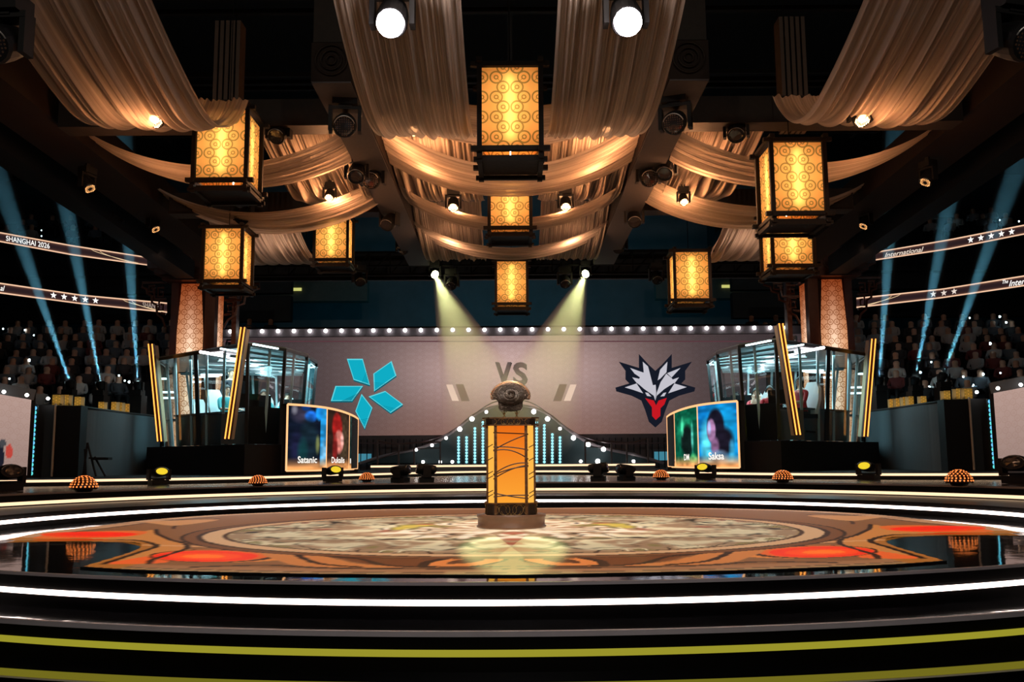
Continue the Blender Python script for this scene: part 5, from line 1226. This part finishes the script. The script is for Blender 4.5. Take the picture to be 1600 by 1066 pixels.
def put_person(p, px, py_head, Y, s, rz, ht, z=BOOTH_FL):
    q = at(px, py_head, Y); p.location = (q.x, Y, q.z - ht); p.rotation_euler = (0, 0, rz); return p.location.z
def seat_for(p, label, rz):
    c = gchair(label, (p.location.x, p.location.y, p.location.z), rz); return c
WS = 1.22
p = person('seated player in a teal jersey and headset facing right in the left booth', None, JT, TRO, True, 'desk'); put_person(p, 351, 610, 23.0, -1, .95, WS); seat_for(p, 'white gaming chair behind the teal player nearest the corner of the left booth', 1.15)
p = person('bearded seated player leaning over the desk behind a monitor in the left booth', None, JT, TRO, True, 'desk', beard=True); put_person(p, 410, 617, 23.2, -1, .25, WS); seat_for(p, 'white gaming chair of the bearded player in the left booth', .25)
p = person('partly hidden player in a teal jersey farthest back in the left booth', None, JT, TRO, True, 'desk'); put_person(p, 447, 622, 24.8, -1, .25, WS); seat_for(p, 'white gaming chair farthest back in the left booth', .25)
p = person('standing person in a dark suit behind the players in the left booth', None, SUIT, TRO, False, 'down', headset=False, sleeves=2); put_person(p, 358, 584, 24.4, -1, .9, 1.68)
g = at(326, 625, 24.3); gchair('empty white gaming chair left of the teal player in the left booth', (g.x, 24.3, BOOTH_FL), 1.2)
p = person('seated player in a red jersey and white headset looking left in the right booth', None, JR, TRO, True, 'desk', headset='w'); put_person(p, 1249, 598, 21.9, 1, -1.15, WS); seat_for(p, 'white gaming chair behind the red player nearest the glass of the right booth', -1.15)
p = person('seated player in a red jersey with a headset behind the right booth desk', None, JR, TRO, True, 'desk'); put_person(p, 1201, 611, 22.6, 1, -.35, WS); seat_for(p, 'white gaming chair of the second red player in the right booth', -.35)
p = person('player in a red jersey raising both hands to the face in the right booth', None, JR, TRO, True, 'face'); put_person(p, 1179, 615, 23.3, 1, -.2, WS); seat_for(p, 'white gaming chair of the red player with raised hands', -.2)
p = person('dim player in a red jersey farthest back in the right booth', None, JR, TRO, True, 'desk'); put_person(p, 1148, 622, 24.8, 1, -.2, WS); seat_for(p, 'white gaming chair farthest back in the right booth', -.2)

# ------------------------------------------------------------------ low side walls, side screens
def side_set(s):
    nm = 'left' if s < 0 else 'right'; mx = lambda p: Vector((p.x if s < 0 else -p.x, p.y, p.z)); A = lambda x, y, Y: mx(at(x, y, Y))
    cur = [(127, 638, 19.6), (150, 641, 20.2), (180, 645, 21.6), (205, 648, 23.0), (245, 652, 25.0)]
    P = cat_rom([A(*c) for c in cur], 6)
    t = thing('curved_side_wall', 'low curved grey blue wall beside the %s booth' % nm, 'wall', (P[0].x, P[0].y, Z3))
    mb = MB(); mb.grid([[(p.x, p.y, Z3), (p.x, p.y, p.z), (p.x, p.y + .2, p.z), (p.x, p.y + .2, Z3)] for p in P]); mb.build('wall_panel', mat('grey blue felt', (0.045, 0.055, 0.062), 0.8, noise=0.1, nscale=2), t)
    mb = MB(); mb.tube([(p.x, p.y, p.z + .02) for p in P], .03, 6); mb.build('cap_rail', BLACK, t)
    def panel(x0, x1, y0, y1, Y, m, name, label, cat_, th=.3):
        a, b = A(x0, y0, Y), A(x1, y1, Y + .2 * 0); t_ = thing(name, label, cat_, (a.x, Y, Z3)); zt = (a.z + b.z) / 2
        MB().box(((a.x + b.x) / 2, Y + th / 2, (Z3 + zt) / 2), (abs(a.x - b.x), th, zt - Z3)).build('panel_body', m, t_); return t_
    t2 = panel(84, 125, 634, 634, 19.3, BLACK, 'black_flat', 'tall black masking flat between the grey flat and the curved wall, %s side' % nm, 'panel')
    MB().box((A(84, 690, 19.3).x, 19.24, (Z3 + 2.0) / 2), (.03, .03, 1.5)).build('edge_strip', mat('pale edge', (0.45, 0.40, 0.33), 0.5), t2)
    panel(57, 85, 633, 633, 19.5, mat('charcoal cloth', (0.035, 0.042, 0.048), 0.8), 'grey_flat', 'charcoal masking flat next to the cyan lamp strip, %s side' % nm, 'panel')
    t3 = thing('lamp_strip', 'upright strip of small blue green lamps beside the %s side screen' % nm, 'lamp strip', A(50, 742, 19.0))
    MB().bar(A(46, 743, 19.0), A(52.5, 634, 19.0), .13, .06, 0, (0, 1, 0)).build('backing_bar', mat('dark teal bar', (0.01, 0.04, 0.05), 0.4), t3)
    mb = MB(); cols = []
    for k in range(16):
        y = 740 - k * 6.8; q = A(46 + (743 - y) * .06, y, 18.96); mb.lathe([(.045, 0), (.03, .02)], q, 8, k % 2, (0.3 * (1 if s < 0 else -1), -1, 0))
    mb.build('lamp_cells', [glow('teal lamp cell', (0.10, 0.62, 0.62), 1.3), glow('blue lamp cell', (0.14, 0.50, 0.85), 1.3)], t3)
    a, b = A(-60, 606, 18.2), A(47, 625, 18.8); zb_ = A(40, 743, 18.7).z
    t4 = thing('side_led_screen', 'pinkish grey LED side screen cut by the %s edge of the picture' % nm, 'screen', (a.x, a.y, Z3))
    nu, nv = 60, 40; Pq = np.zeros((nu, nv, 3)); Cq = np.zeros((nu, nv, 3)); Uq = np.zeros((nu, nv, 2))
    for i in range(nu):
        f = i / (nu - 1); p = a.lerp(b, f)
        for j in range(nv):
            g = j / (nv - 1); Pq[i, j] = (p.x, p.y, zb_ + (p.z - zb_) * g); Cq[i, j] = np.array([182, 152, 142]) * (.86 + .14 * g); Uq[i, j] = (f * 2.6, g * 2.6)
            px = -60 + 107 * f
            if s < 0:                               # plain colour blocks of the picture shown on the screen
                if ((px + 2) / 12) ** 2 + ((g - .22) / .20) ** 2 < 1: Cq[i, j] = (30, 30, 42)
                if ((px - 17) / 6) ** 2 + ((g - .30) / .09) ** 2 < 1: Cq[i, j] = (190, 70, 60)
                if ((px - 6) / 5) ** 2 + ((g - .40) / .05) ** 2 < 1: Cq[i, j] = (70, 70, 74)
            elif ((px + 3) / 6) ** 2 + ((g - .10) / .10) ** 2 < 1: Cq[i, j] = (90, 190, 200)
    led_grid('display', Pq, srgb(Cq), np.ones((nu, nv), bool), led_attr('side display %s' % nm, 1.0, rings=(.93, .90, .88)), t4, uvf=Uq)
    mb = MB(); mb.bar((a.x, a.y + .12, a.z + .1), (b.x, b.y + .12, b.z + .1), .2, .22); mb.build('top_batten', mat('grey batten', (0.07, 0.08, 0.09), 0.6), t4)
    mb = MB(); mb.bar((a.x, a.y + .16, (zb_ + Z3) / 2 + .7), (b.x, b.y + .16, (zb_ + Z3) / 2 + .7), .2, 2.0); mb.build('cabinet', BLACK, t4)
    for x, y in ((4, 612.5), (40, 617.5), (73, 623)):
        bulb(A(x, y, 18.4 if x < 50 else 19.4), t4, .035)
for s in (-1, 1): side_set(s)

# gold lit balustrade panels and standing guests along the wall top
GOLDP = paper('gold balustrade paper', (1.0, 0.66, 0.18), (0.25, 0.15, 0.03)); gl = 0
for s in (-1, 1):
    nm = 'left' if s < 0 else 'right'
    for k, (x0, x1, y0, y1) in enumerate(((80, 92, 617, 633), (93.5, 105, 617, 633), (114.5, 124, 620, 635), (152, 160, 628, 643), (172, 179, 628, 645), (180.5, 188, 629, 645.5), (191.5, 199, 631, 647), (201, 209, 632, 648))):
        Y = 22 + k * .55; a, b = at(x0, y0, Y), at(x1, y1, Y); sx = 1 if s < 0 else -1
        t = thing('gold_lantern_panel', 'small gold patterned light panel on the ledge %s of the stage, %s from the outside' % (nm, ['first', 'second', 'third', 'fourth', 'fifth', 'sixth', 'seventh', 'eighth'][k]), 'light panel', (sx * (a.x + b.x) / 2, Y, b.z), 'gold light panels on the ledges')
        w_ = abs(b.x - a.x); h_ = a.z - b.z; cx = sx * (a.x + b.x) / 2
        mb = MB(); mb.add([(cx - w_ / 2, Y, b.z), (cx + w_ / 2, Y, b.z), (cx + w_ / 2, Y, a.z), (cx - w_ / 2, Y, a.z)], [(0, 1, 2, 3)]); mb.build('paper', GOLDP, t, uv=[(-.5, 0), (.5, 0), (.5, 1.2), (-.5, 1.2)])
        MB().box((cx, Y + .2, (a.z + b.z) / 2), (w_, .03, h_)).box((cx, Y + .2, b.z - .1), (w_ * .4, .03, .3)).box((cx, Y + .2, (Z3 + b.z) / 2), (.05, .05, b.z - Z3)).build('back_board', mat('pale board', (0.5, 0.4, 0.25), 0.7), t)
        mb = MB(); mb.tube([(cx, Y + .1, b.z + .02), (cx, Y + .1, a.z - .02)], .015, 5); mb.build('lamp_tube', glow('ledge lamp tube', (1.0, 0.75, 0.35), 3.2), t)
    L_ = [at(60, 640, 21.6), at(125, 640, 23.5), at(180, 648, 25.2), at(235, 652, 27)]
    L_ = [Vector(((p.x if s < 0 else -p.x), p.y, p.z)) for p in L_]
    t = thing('spectator_ledge', 'black raised ledge carrying gold light panels behind the %s wall' % nm, 'ledge', (L_[0].x, L_[0].y, 0.46))
    mb = MB(); mb.grid([[(p.x, p.y - .05, Z3), (p.x, p.y - .05, p.z - .02), (p.x, p.y + 1.2, p.z - .02), (p.x, p.y + 1.2, Z3)] for p in cat_rom(L_, 5)]); mb.build('ledge_body', BLACK, t)

# ------------------------------------------------------------------ stands, ribbon boards, crowd
def ribx(pts, px):                                   # point on a board edge at photo column px (pts = (px, py, Y))
    k = 0
    while k < len(pts) - 2 and pts[k + 1][0] < px: k += 1
    (x0, y0, Y0), (x1, y1, Y1) = pts[k], pts[k + 1]; f = (px - x0) / (x1 - x0); inv = (1 / Y0) * (1 - f) + (1 / Y1) * f
    return at(px, y0 + (y1 - y0) * f, 1 / inv)
RB = {1: ([(-160, 338, 27.5), (0, 363, 30), (110, 383, 31.8), (228, 401.5, 33.5)], [(-160, 352, 27.5), (0, 378.7, 30), (110, 399, 31.8), (228, 415, 33.5)]),
      2: ([(-160, 420, 27.5), (0, 442, 30), (125, 460.5, 31.8), (259, 473, 33.4)], [(-160, 436, 27.5), (0, 459, 30), (125, 475.5, 31.8), (259, 489, 33.4)])}
WTX = glow('white ribbon lettering', (1.0, 0.95, 0.90), 1.2); WTD = glow('dim ribbon lettering', (0.42, 0.33, 0.27), 1.0)
def star(r): return [((r if i % 2 == 0 else r * .42) * math.sin(PI * i / 5), (r if i % 2 == 0 else r * .42) * math.cos(PI * i / 5)) for i in range(10)]
def stand(s):
    nm = 'left' if s < 0 else 'right'; mxx = lambda p: Vector((p.x if s < 0 else -p.x, p.y, p.z))
    t = thing('grandstand', 'dark raked grandstand with seats rising on the %s of the hall' % nm, 'grandstand', (s * 14, 28, -0.9))
    SM = mat('dark seat rows', (0.018, 0.022, 0.027), 0.8, noise=0.4, nscale=2)
    def pts_row(px0, px1, py0, py1, Y): a, b = at(px0, py0, Y), at(px1, py1, Y); return mxx(a), mxx(b)
    rows = []
    for r in range(11):
        Y = 26.0 + r * .80; z = 1.85 + r * .36
        x_in = -10.9 if r < 4 else -8.4; x_out = -24
        rows.append((Y, z)); 
        mb = MB(); mb.box((s * (abs(x_in) + 8), Y + .4, z / 2 - .45), (15.8, .8, z + .9)); mb.build('step_row', SM, t)
    for r in range(6):
        Y = 34.6 + r * .8; z = 8.8 + r * .42; mb = MB(); mb.box((s * 18, Y + .4, z - .5), (19, .8, 1.0)); mb.build('upper_step_row', SM, t)
    for k, z in ((0, 6.6), (1, 7.7)):
        MB().box((s * 18.5, 35.4, z), (20, .4, 1.0)).build('suite_front', SM, t)
    # seat backs in the dark middle band as a slatted parapet
    for k in (1, 2):
        top, bot = RB[k]; X0 = -158; X1 = 228 if k == 1 else 259
        b = thing('ribbon_board', '%s LED ribbon board with copper edges curving along the %s stands' % ('upper' if k == 1 else 'lower', nm), 'ribbon board', mxx(ribx(bot, X1)))
        xs = [X0 + (X1 - X0) * i / 60 for i in range(61)]
        tp_ = [mxx(ribx(top, x)) for x in xs]; bt = [mxx(ribx(bot, x)) for x in xs]
        nv = 13; Pq = np.zeros((61, nv, 3)); Cq = np.zeros((61, nv, 3))
        for i in range(61):
            for j in range(nv):
                f = j / (nv - 1); p = bt[i].lerp(tp_[i], f); Pq[i, j] = p; e = abs(f - .5) * 2
                Cq[i, j] = np.array([44, 30, 32]) * (1 - e ** 3) + np.array([196, 124, 88]) * e ** 3
                if e > .82: Cq[i, j] = (255, 206, 170)
        led_grid('display', Pq, srgb(Cq), np.ones((61, nv), bool), _M.get('ribbon display') or led_attr('ribbon display', 1.0), b)
        mb = MB(); mb.grid([[(p.x, p.y + .05, p.z), (p.x, p.y + .3, p.z), (q.x, q.y + .3, q.z), (q.x, q.y + .05, q.z)] for p, q in zip(tp_, bt)]); mb.build('cabinet', BLACK, b)
        def onrib(px, v, e=.06): p = ribx(bot, px).lerp(ribx(top, px), v); p.y -= e; return mxx(p)
        def text(txt, xa, xb, va, vb, m, shear=0, bold=.01):
            vs, fs = fit_text(txt, 1.0, shear=shear, bold=bold); hm = max(v[1] for v in vs); mb = MB()
            mb.add([onrib(xa + (xb - xa) * (x if s < 0 else x), va + (vb - va) * y / hm) for x, y in vs], fs); mb.build('lettering', m, b)
        def stars(xs_, m):
            for x in xs_:
                mb = MB(); mb.add([onrib(x + a * (1 if s < 0 else -1), .5 + b_ / 15) for a, b_ in star(5.2)], [tuple(range(10))]); mb.build('star', m, b)
        M_ = lambda x: 1596 - x                       # right boards are measured in the mirrored column
        if s < 0 and k == 1: text('SHANGHAI 2026', 9, 77, .22, .74, WTX)
        if s < 0 and k == 2: stars([83, 99.5, 116, 132.5, 148.5], WTX); text('al', 0, 7, .25, .75, WTX, .3); text('SHANG', 222, 247, .3, .8, WTD)
        if s > 0 and k == 1: text('International', M_(1381), M_(1442), .14, .66, _M['dim ribbon lettering'] if False else glow('soft ribbon lettering', (0.85, 0.70, 0.58), 1.0), .35); stars([M_(x) for x in (1515.5, 1531.5, 1547.5, 1563.5, 1579.5)], WTX)
        if s > 0 and k == 2: stars([M_(x) for x in (1456, 1472.5, 1488.5)], glow('soft ribbon star', (0.8, 0.68, 0.6), 1.0)); text('The', M_(1564), M_(1573), .5, .85, WTX, .3); text('International', M_(1574), M_(1640), .15, .72, WTX, .35)
        # light ray swoosh shown on the board
        SW = glow('gold swoosh', (0.95, 0.68, 0.40), 1.0)
        for xa, xb, o_ in (((140, 215, 0), (155, 215, .1)) if k == 1 else ((190, 255, 0), (205, 255, .12))):
            if s < 0 or k == 2:
                mb = MB(); N_ = 14; mb.grid([[onrib(xa + (xb - xa) * i / N_, max(.06, .88 - o_ - .8 * (i / N_) ** .6) + w_) for w_ in (0, .05)] for i in range(N_ + 1)]); mb.build('light_swoosh', SW, b)
    return rows
rows = stand(-1); stand(1)

# spectators
def spect(nm, shirt, hairm, lean):
    J = {'pelvis': ((0, 0, .12), (.17, .12)), 'chest': ((0, lean, .44), (.17, .11)), 'neck': ((0, lean - .02, .57), .06), 'head': ((0, lean - .03, .68), (.105, .12)), 'crown': ((0, lean - .01, .78), (.095, .11)),
         'sl': ((.19, lean, .50), .06), 'sr': ((-.19, lean, .50), .06), 'el': ((.22, lean - .14, .28), .045), 'er': ((-.22, lean - .14, .28), .045), 'hl': ((.08, lean - .3, .26), .035), 'hr': ((-.08, lean - .3, .26), .035),
         'kl': ((.13, -.42, .16), .07), 'kr': ((-.13, -.42, .16), .07), 'al': ((.13, -.44, -.24), .05), 'ar': ((-.13, -.44, -.24), .05)}
    E_ = [('pelvis', 'chest'), ('chest', 'neck'), ('neck', 'head'), ('head', 'crown'), ('chest', 'sl'), ('chest', 'sr'), ('sl', 'el'), ('sr', 'er'), ('el', 'hl'), ('er', 'hr'), ('pelvis', 'kl'), ('pelvis', 'kr'), ('kl', 'al'), ('kr', 'ar')]
    def mf(c):
        if c[2] > .76 or (c[2] > .66 and c[1] > lean): return 1
        if c[2] > .58: return 0
        if c[2] < .2: return 3
        return 2
    return skin_body('spectator', J, E_, [SKIN, hairm, shirt, BLACK], mf, None, 1)
kinds = [('pale shirt', mat('pale shirt', (0.45, 0.45, 0.45), 0.8), -.02), ('dark shirt', mat('charcoal shirt', (0.03, 0.03, 0.035), 0.8), .03), ('blue grey shirt', mat('blue grey shirt', (0.12, 0.16, 0.2), 0.8), -.06), ('dark red shirt', mat('dark red shirt', (0.16, 0.03, 0.03), 0.8), 0)]
proto = [spect(k[0], k[1], HAIR, k[2]) for k in kinds]; used = [False] * 4
seats = []
for s in (-1, 1):
    for r, (Y, z) in enumerate(rows[:9]):
        n_ = 16
        for k in range(n_):
            x = 8.7 + k * .60 + (r % 2) * .3
            if rng.random() < .12: continue
            if x * F / Y > 815 or (r < 4 and x < 11.2): continue
            seats.append((s * x, Y + .35, z + .30, s, 'lower tier'))
    for r in range(3):
        Y = 34.6 + r * .8; z = 8.8 + r * .42
        for k in range(9):
            x = 12.6 + k * .85
            if rng.random() < .3 or x * F / Y > 815: continue
            seats.append((s * x, Y + .35, z + .30, s, 'upper tier'))
rng.shuffle(seats); seats = seats[:298]
for x, y, z, s, tier in seats:
    x, y, z, s = float(x), float(y), float(z), float(s)
    k = int(rng.choice(4, p=[.34, .36, .2, .1])); o = proto[k] if not used[k] else proto[k].copy()
    if used[k]: COL.objects.link(o)
    used[k] = True; o.location = (x + float(rng.uniform(-.16, .16)), y + float(rng.uniform(-.1, .1)), z); o.rotation_euler = (0, 0, math.atan2(x, y - 8) * -1 + float(rng.uniform(-.25, .25)))
    side = 'left' if s < 0 else 'right'
    tag(o, 'spectator in a %s seated in the dark %s of the %s stands' % (kinds[k][0], tier, side), 'spectator', 'spectators in %ss, %s of the %s stands' % (kinds[k][0], tier, side))
PH = glow('phone light', (0.65, 0.92, 1.0), 9); pm_ = None
for i, (px, py) in enumerate(((63, 360), (147, 373), (63, 383 - 14), (226, 394), (162, 388), (3, 514), (37, 516), (51, 524), (184, 587), (193, 595), (200, 597), (44, 563), (13, 592), (1487, 352), (1560, 344), (1541, 352), (1590, 346), (1513, 497), (1560, 495), (1570, 504), (1573, 524), (1453, 566), (1534, 585), (1545, 537), (1578, 600), (1583, 604), (1510, 608), (1518, 602), (1436, 582), (1561, 583), (1503, 589), (1450, 605))):
    Y = 35.6 if py < 420 else 31.8 if py < 530 else 28.6 if py < 575 else 26.9
    p = at(px, py, Y)
    if pm_ is None: q = MB(); q.box((0, 0, 0), (.035, .015, .06)); q.sphere((0, -.02, .0), (.026, .015, .026), 10, 6); o = q.build('phone_light', PH); pm_ = o
    else: o = pm_.copy(); COL.objects.link(o)
    o.location = p; o.scale = (float(rng.uniform(.7, 1.3)),) * 3; sd = 'left' if px < 800 else 'right'
    tag(o, 'tiny blue white phone light held up in the %s stands' % sd, 'phone light', 'phone lights in the %s stands' % sd)

# ------------------------------------------------------------------ light beams (haze lit by real lamps)
HZC = haze('thin haze in the cyan beams', 0.12); HZY = haze('thin haze in the yellow beams', 0.10)
def beam_cone(label, p, d, L, r0, r1, m):
    p = Vector(p); d = Vector(d).normalized(); mb = MB(); mb.lathe([(r0, 0), (r1, L)], p, 24, 0, d); o = mb.build('light_beam', m, None, True)
    o.location = p; 
    for v in o.data.vertices: v.co -= p
    return tag(o, label, 'light beam', None, 'stuff')
for s, base, tip, lab in ((-1, (107, 597), (31, 380), 'outermost'), (-1, (155, 598), (97, 300), 'middle'), (-1, (213.5, 598), (196, 340), 'innermost'),
                          (1, (1472, 585), (1545, 380), 'outermost'), (1, (1428, 591), (1478, 330), 'middle'), (1, (1372, 591), (1387, 380), 'innermost')):
    nm = 'left' if s < 0 else 'right'
    Y0 = 25.2; a = at(*base, Y0); b = at(*tip, 26.2); d = (b - a).normalized()
    o = thing('beam_lamp', 'upright moving head throwing a cyan beam at the foot of the %s stands, %s beam' % (nm, lab), 'stage lamp', a - Vector((0, 0, .3)))
    MB().box((a.x, a.y, a.z - .28), (.3, .3, .14)).build('base_box', BLACK, o)
    for q in (-1, 1): MB().box((a.x + q * .14, a.y, a.z - .12), (.04, .12, .26)).build('yoke_arm', BLACK, o)
    mb = MB(); mb.lathe([(.08, -.22), (.12, -.1), (.12, .0)], a, 14, 0, d); mb.build('lamp_head', BLACK, o)
    mb = MB(); mb.lathe([(.10, .005), (.07, .02)], a, 14, 0, d); mb.build('lens', glow('cyan white lens', (0.7, 0.95, 1.0), 8), o)
    MB().box((a.x, a.y + .1, (Z3 + a.z - .35) / 2), (.3, .4, max(.1, a.z - .35 - Z3))).build('riser_case', BLACK, o)
    l = spot('beam_source', a + d * .03, a + d * 10, 16000, (0.22, 0.72, 1.0), 5.0, .35, .03); attach(l, o)
    beam_cone('pale cyan light beam rising over the %s stands, %s of three' % (nm, lab), a + d * .04, d, 9.0, .10, .47, HZC)
for s, base in ((-1, (678, 428)), (1, (912.5, 427))):
    nm = 'left' if s < 0 else 'right'; a = at(*base, 23.45); tgt = Vector((-s * .25, 7.6, 0.0)); d = (tgt - a).normalized()
    o = make_head('lit_moving_head', 0.7, YEL_HOT, True, False, .8); o.location = a - d * .14 + Vector((0, .0, .29)); tag(o, 'small lamp throwing a yellow green beam from the rear truss, %s one' % nm, 'stage lamp', 'yellow beam lamps')
    MB().tube([o.location, (o.location.x, o.location.y, 9.55)], .012, 5).build('drop_rod', CABLE, o)
    l = spot('beam_source', a + d * .12, tgt, 12000, (0.95, 1.0, 0.40), 5.0, .4, .03); attach(l, o)
    mb = MB(); mb.sphere((a + d * 0.02), .085, 10, 6); g_ = mb.build('bright_lens', YEL_HOT, None, True); attach(g_, o)
    beam_cone('yellow green light beam slanting down from the rear truss, %s one' % nm, a + d * .13, d, 13.0, .07, .60, HZY)

# ------------------------------------------------------------------ floor lamps on the rear tiers
hf0 = make_head('floor_moving_head', 0.15, LENS, False, False, 1.0); bpy.context.view_layer.update(); HF0 = tree(hf0); uf = True
YL = mat('yellow lens', (0.4, 0.35, 0.02), 0.2, emis=(0.9, 0.7, 0.03), es=0.8)
hf1 = make_head('floor_moving_head', 0.25, YL, False, False, 1.0); bpy.context.view_layer.update(); HF1 = tree(hf1); uy = True
for px, Yb, kd, sc, rz, lab in ((14, 14.2, 0, 1.25, .9, 'at the far left edge of the picture'), (250, 17.6, 1, 1.0, .7, 'below the outer fin of the left booth'), (519, 19.0, 1, 1.0, .6, 'in front of the left portrait screen'),
                            (624, 18.0, 0, 1.05, 1.3, 'outer one of the pair left of the pedestal'), (664, 18.0, 0, 1.1, -1.4, 'inner one of the pair left of the pedestal'), (930, 18.0, 0, 1.1, 1.4, 'inner one of the pair right of the pedestal'), (973, 18.0, 0, 1.0, -1.3, 'outer one of the pair right of the pedestal'),
                            (1096, 19.0, 1, 1.0, -.6, 'in front of the right portrait screen'), (1348, 17.6, 1, 1.05, -.8, 'lighting the base of the right booth yellow'), (1582, 14.4, 0, 1.35, -.9, 'at the far right edge of the picture')):
    if kd: o = hf1 if uy else copy_tree(HF1); uy = False
    else: o = hf0 if uf else copy_tree(HF0); uf = False
    q = atz(px, 755, Z2); x = (px - 798) / F * Yb; place(o, (x, Yb, Z2 + .004), rz, (sc * 1.05, sc * 1.05, sc * .62), 'black lamp on the rear tier ' + lab, 'floor moving heads'); o['category'] = 'stage lamp'
spot('yellow_base_wash', (5.9, 17.4, 0.6), (5.7, 19.9, 1.0), 16, (1.0, 0.9, 0.05), 60, .9, .08)
def dome():
    t = empty('dome_lamp'); MB().lathe([(.10, 0), (.12, .03), (.12, .06)], (0, 0, 0), 16).build('base_ring', BLACK, t)
    mb = MB(); mb.lathe([(.19 * math.cos(a), .19 * math.sin(a) + .04) for a in [PI / 2 * i / 8 for i in range(9)]], (0, 0, 0), 20); b = mb.build('dome_shell', mat('dark dome', (0.03, 0.008, 0.004), 0.3), t, True)
    mb = MB()
    for i in range(1, 8):
        a = PI / 2 * i / 8; n_ = max(4, int(22 * math.cos(a)))
        for k in range(n_):
            q = 2 * PI * (k + .5 * (i % 2)) / n_; d = Vector((math.cos(a) * math.cos(q), math.cos(a) * math.sin(q), math.sin(a))); mb.lathe([(.014, 0), (.009, .006)], Vector((0, 0, .04)) + d * .19, 6, 0, d)
    mb.build('glowing_cells', glow('orange dome cell', (1.0, 0.24, 0.05), 1.6), b); return t
d0_ = dome(); bpy.context.view_layer.update(); DT = tree(d0_); ud = True
for px, Yb, sc, lab in ((135, 13.4, 1.0, 'nearest on the left'), (404, 16.0, .8, 'below the left booth'), (572, 18.6, .8, 'beside the left portrait screen'), (1027, 18.6, .85, 'left of the right portrait screen'), (1215, 16.0, .9, 'below the right booth'), (1487, 13.4, 1.0, 'nearest on the right')):
    o = d0_ if ud else copy_tree(DT); ud = False
    place(o, ((px - 798) / F * Yb, Yb, Z2 + .004), 0, sc, 'round dome lamp with orange dots on the rear tier, ' + lab, 'orange dotted dome lamps'); o['category'] = 'stage lamp'

# ------------------------------------------------------------------ railings, tripod, gangway clutter behind
RAIL = mat('dark railing', (0.05, 0.022, 0.018), 0.5)
for s in (-1, 1):
    nm = 'left' if s < 0 else 'right'; A = lambda x, y, Y: (lambda p: Vector((p.x if s < 0 else -p.x, p.y, p.z)))(at(x, y, Y))
    t = thing('stage_railing', 'thin dark railing with slanted handrail behind the stage, %s of the portal' % nm, 'railing', A(640, 728, 28.6))
    for x in (588, 621, 645, 686): MB().tube([A(x, 736 if x > 630 else 738, 28.4), A(x, {588: 688, 621: 694, 645: 692, 686: 691}[x], 28.4)], .03, 6).build('post', RAIL, t)
    mb = MB(); mb.tube([A(588, 688, 28.4), A(606, 693, 28.4), A(621, 694.5, 28.4), A(645, 692, 28.4), A(686, 691, 28.4)], .025, 6); mb.build('handrail', RAIL, t)
    mb = MB(); mb.tube([A(588, 718, 28.4), A(621, 706, 28.4), A(645, 702, 28.4), A(686, 700, 28.4)], .015, 6); mb.build('lower_rail', RAIL, t)
    t = thing('equipment_cage', 'dark equipment wall with dim cyan gaps under the rear screen, %s side' % nm, 'equipment', A(600, 722, 30.4))
    MB().box((A(600, 700, 30.6).x, 30.65, 1.0), (6.3, .3, 1.15)).build('panel_wall', mat('dark red cage', (0.045, 0.03, 0.032), 0.7, noise=0.5, nscale=3), t)
    for k in range(26): MB().box((s * (1.95 + .2 * k), 30.45, .95), (.03, .03, 1.0)).build('bar', BLACK, t)
    for x in (565, 660, 700): MB().box((A(x, 712, 30.46).x, 30.46, at(x, 716, 30.46).z), (.55 if x != 700 else .2, .04, .28)).build('cyan_window', glow('dim cyan window', (0.05, 0.22, 0.30), 1.0), t)
tp_ = thing('tripod_stand', 'black folding tripod with a small tray standing before the left curved wall', 'tripod', at(138, 742, 18.9))
tp_.location.z = Z3
q = lambda x, y, dy=0: at(x, y, 18.9 + dy)
for a, b in (((135, 692), (148, 745)), ((135, 692), (128, 745)), ((131, 702), (135, 692)), ((146, 714), (163, 745))):
    pa, pb = q(*a), q(*b); pb.z = Z3 + .02; MB().tube([pa, pb], .022, 6).build('leg', BLACK, tp_)
mb = MB(); mb.box(q(157, 717), (.34, .2, .05)); mb.build('tray', BLACK, tp_); mb = MB(); mb.bar(q(137, 716), q(163, 716), .03, .03); mb.build('cross_bar', BLACK, tp_)

# far back wall features: dim boxes with yellow windows, masking
for s in (-1, 1):
    nm = 'left' if s < 0 else 'right'; A = lambda x, y, Y: (lambda p: Vector((p.x if s < 0 else -p.x, p.y, p.z)))(at(x, y, Y))
    t = thing('upper_gallery', 'dim upper gallery with a lit yellow window slot behind the %s small lantern' % nm, 'gallery', A(440, 470, 40))
    c = A(430, 448, 40.5); MB().box((c.x, 41, c.z), (8, .6, 1.25)).build('gallery_front', mat('gallery front', (0.10, 0.10, 0.085), 0.8, noise=0.2), t)
    c = A(452, 452, 40.6); MB().box((c.x, 40.65, c.z), (.95, .05, .13)).build('yellow_slot', glow('yellow slot', (0.55, 0.55, 0.16), 1.0), t)
    c = A(420, 438, 38); MB().box((c.x, 38, c.z), (1.6, .2, .06)).build('white_tube', glow('white slot tube', (0.7, 0.85, 0.9), 1.6), t)
    c = A(430, 422, 38.2); MB().box((c.x - s * 0, 38.2, c.z), (2.6, .6, .55)).build('gallery_canopy', REDW, t)
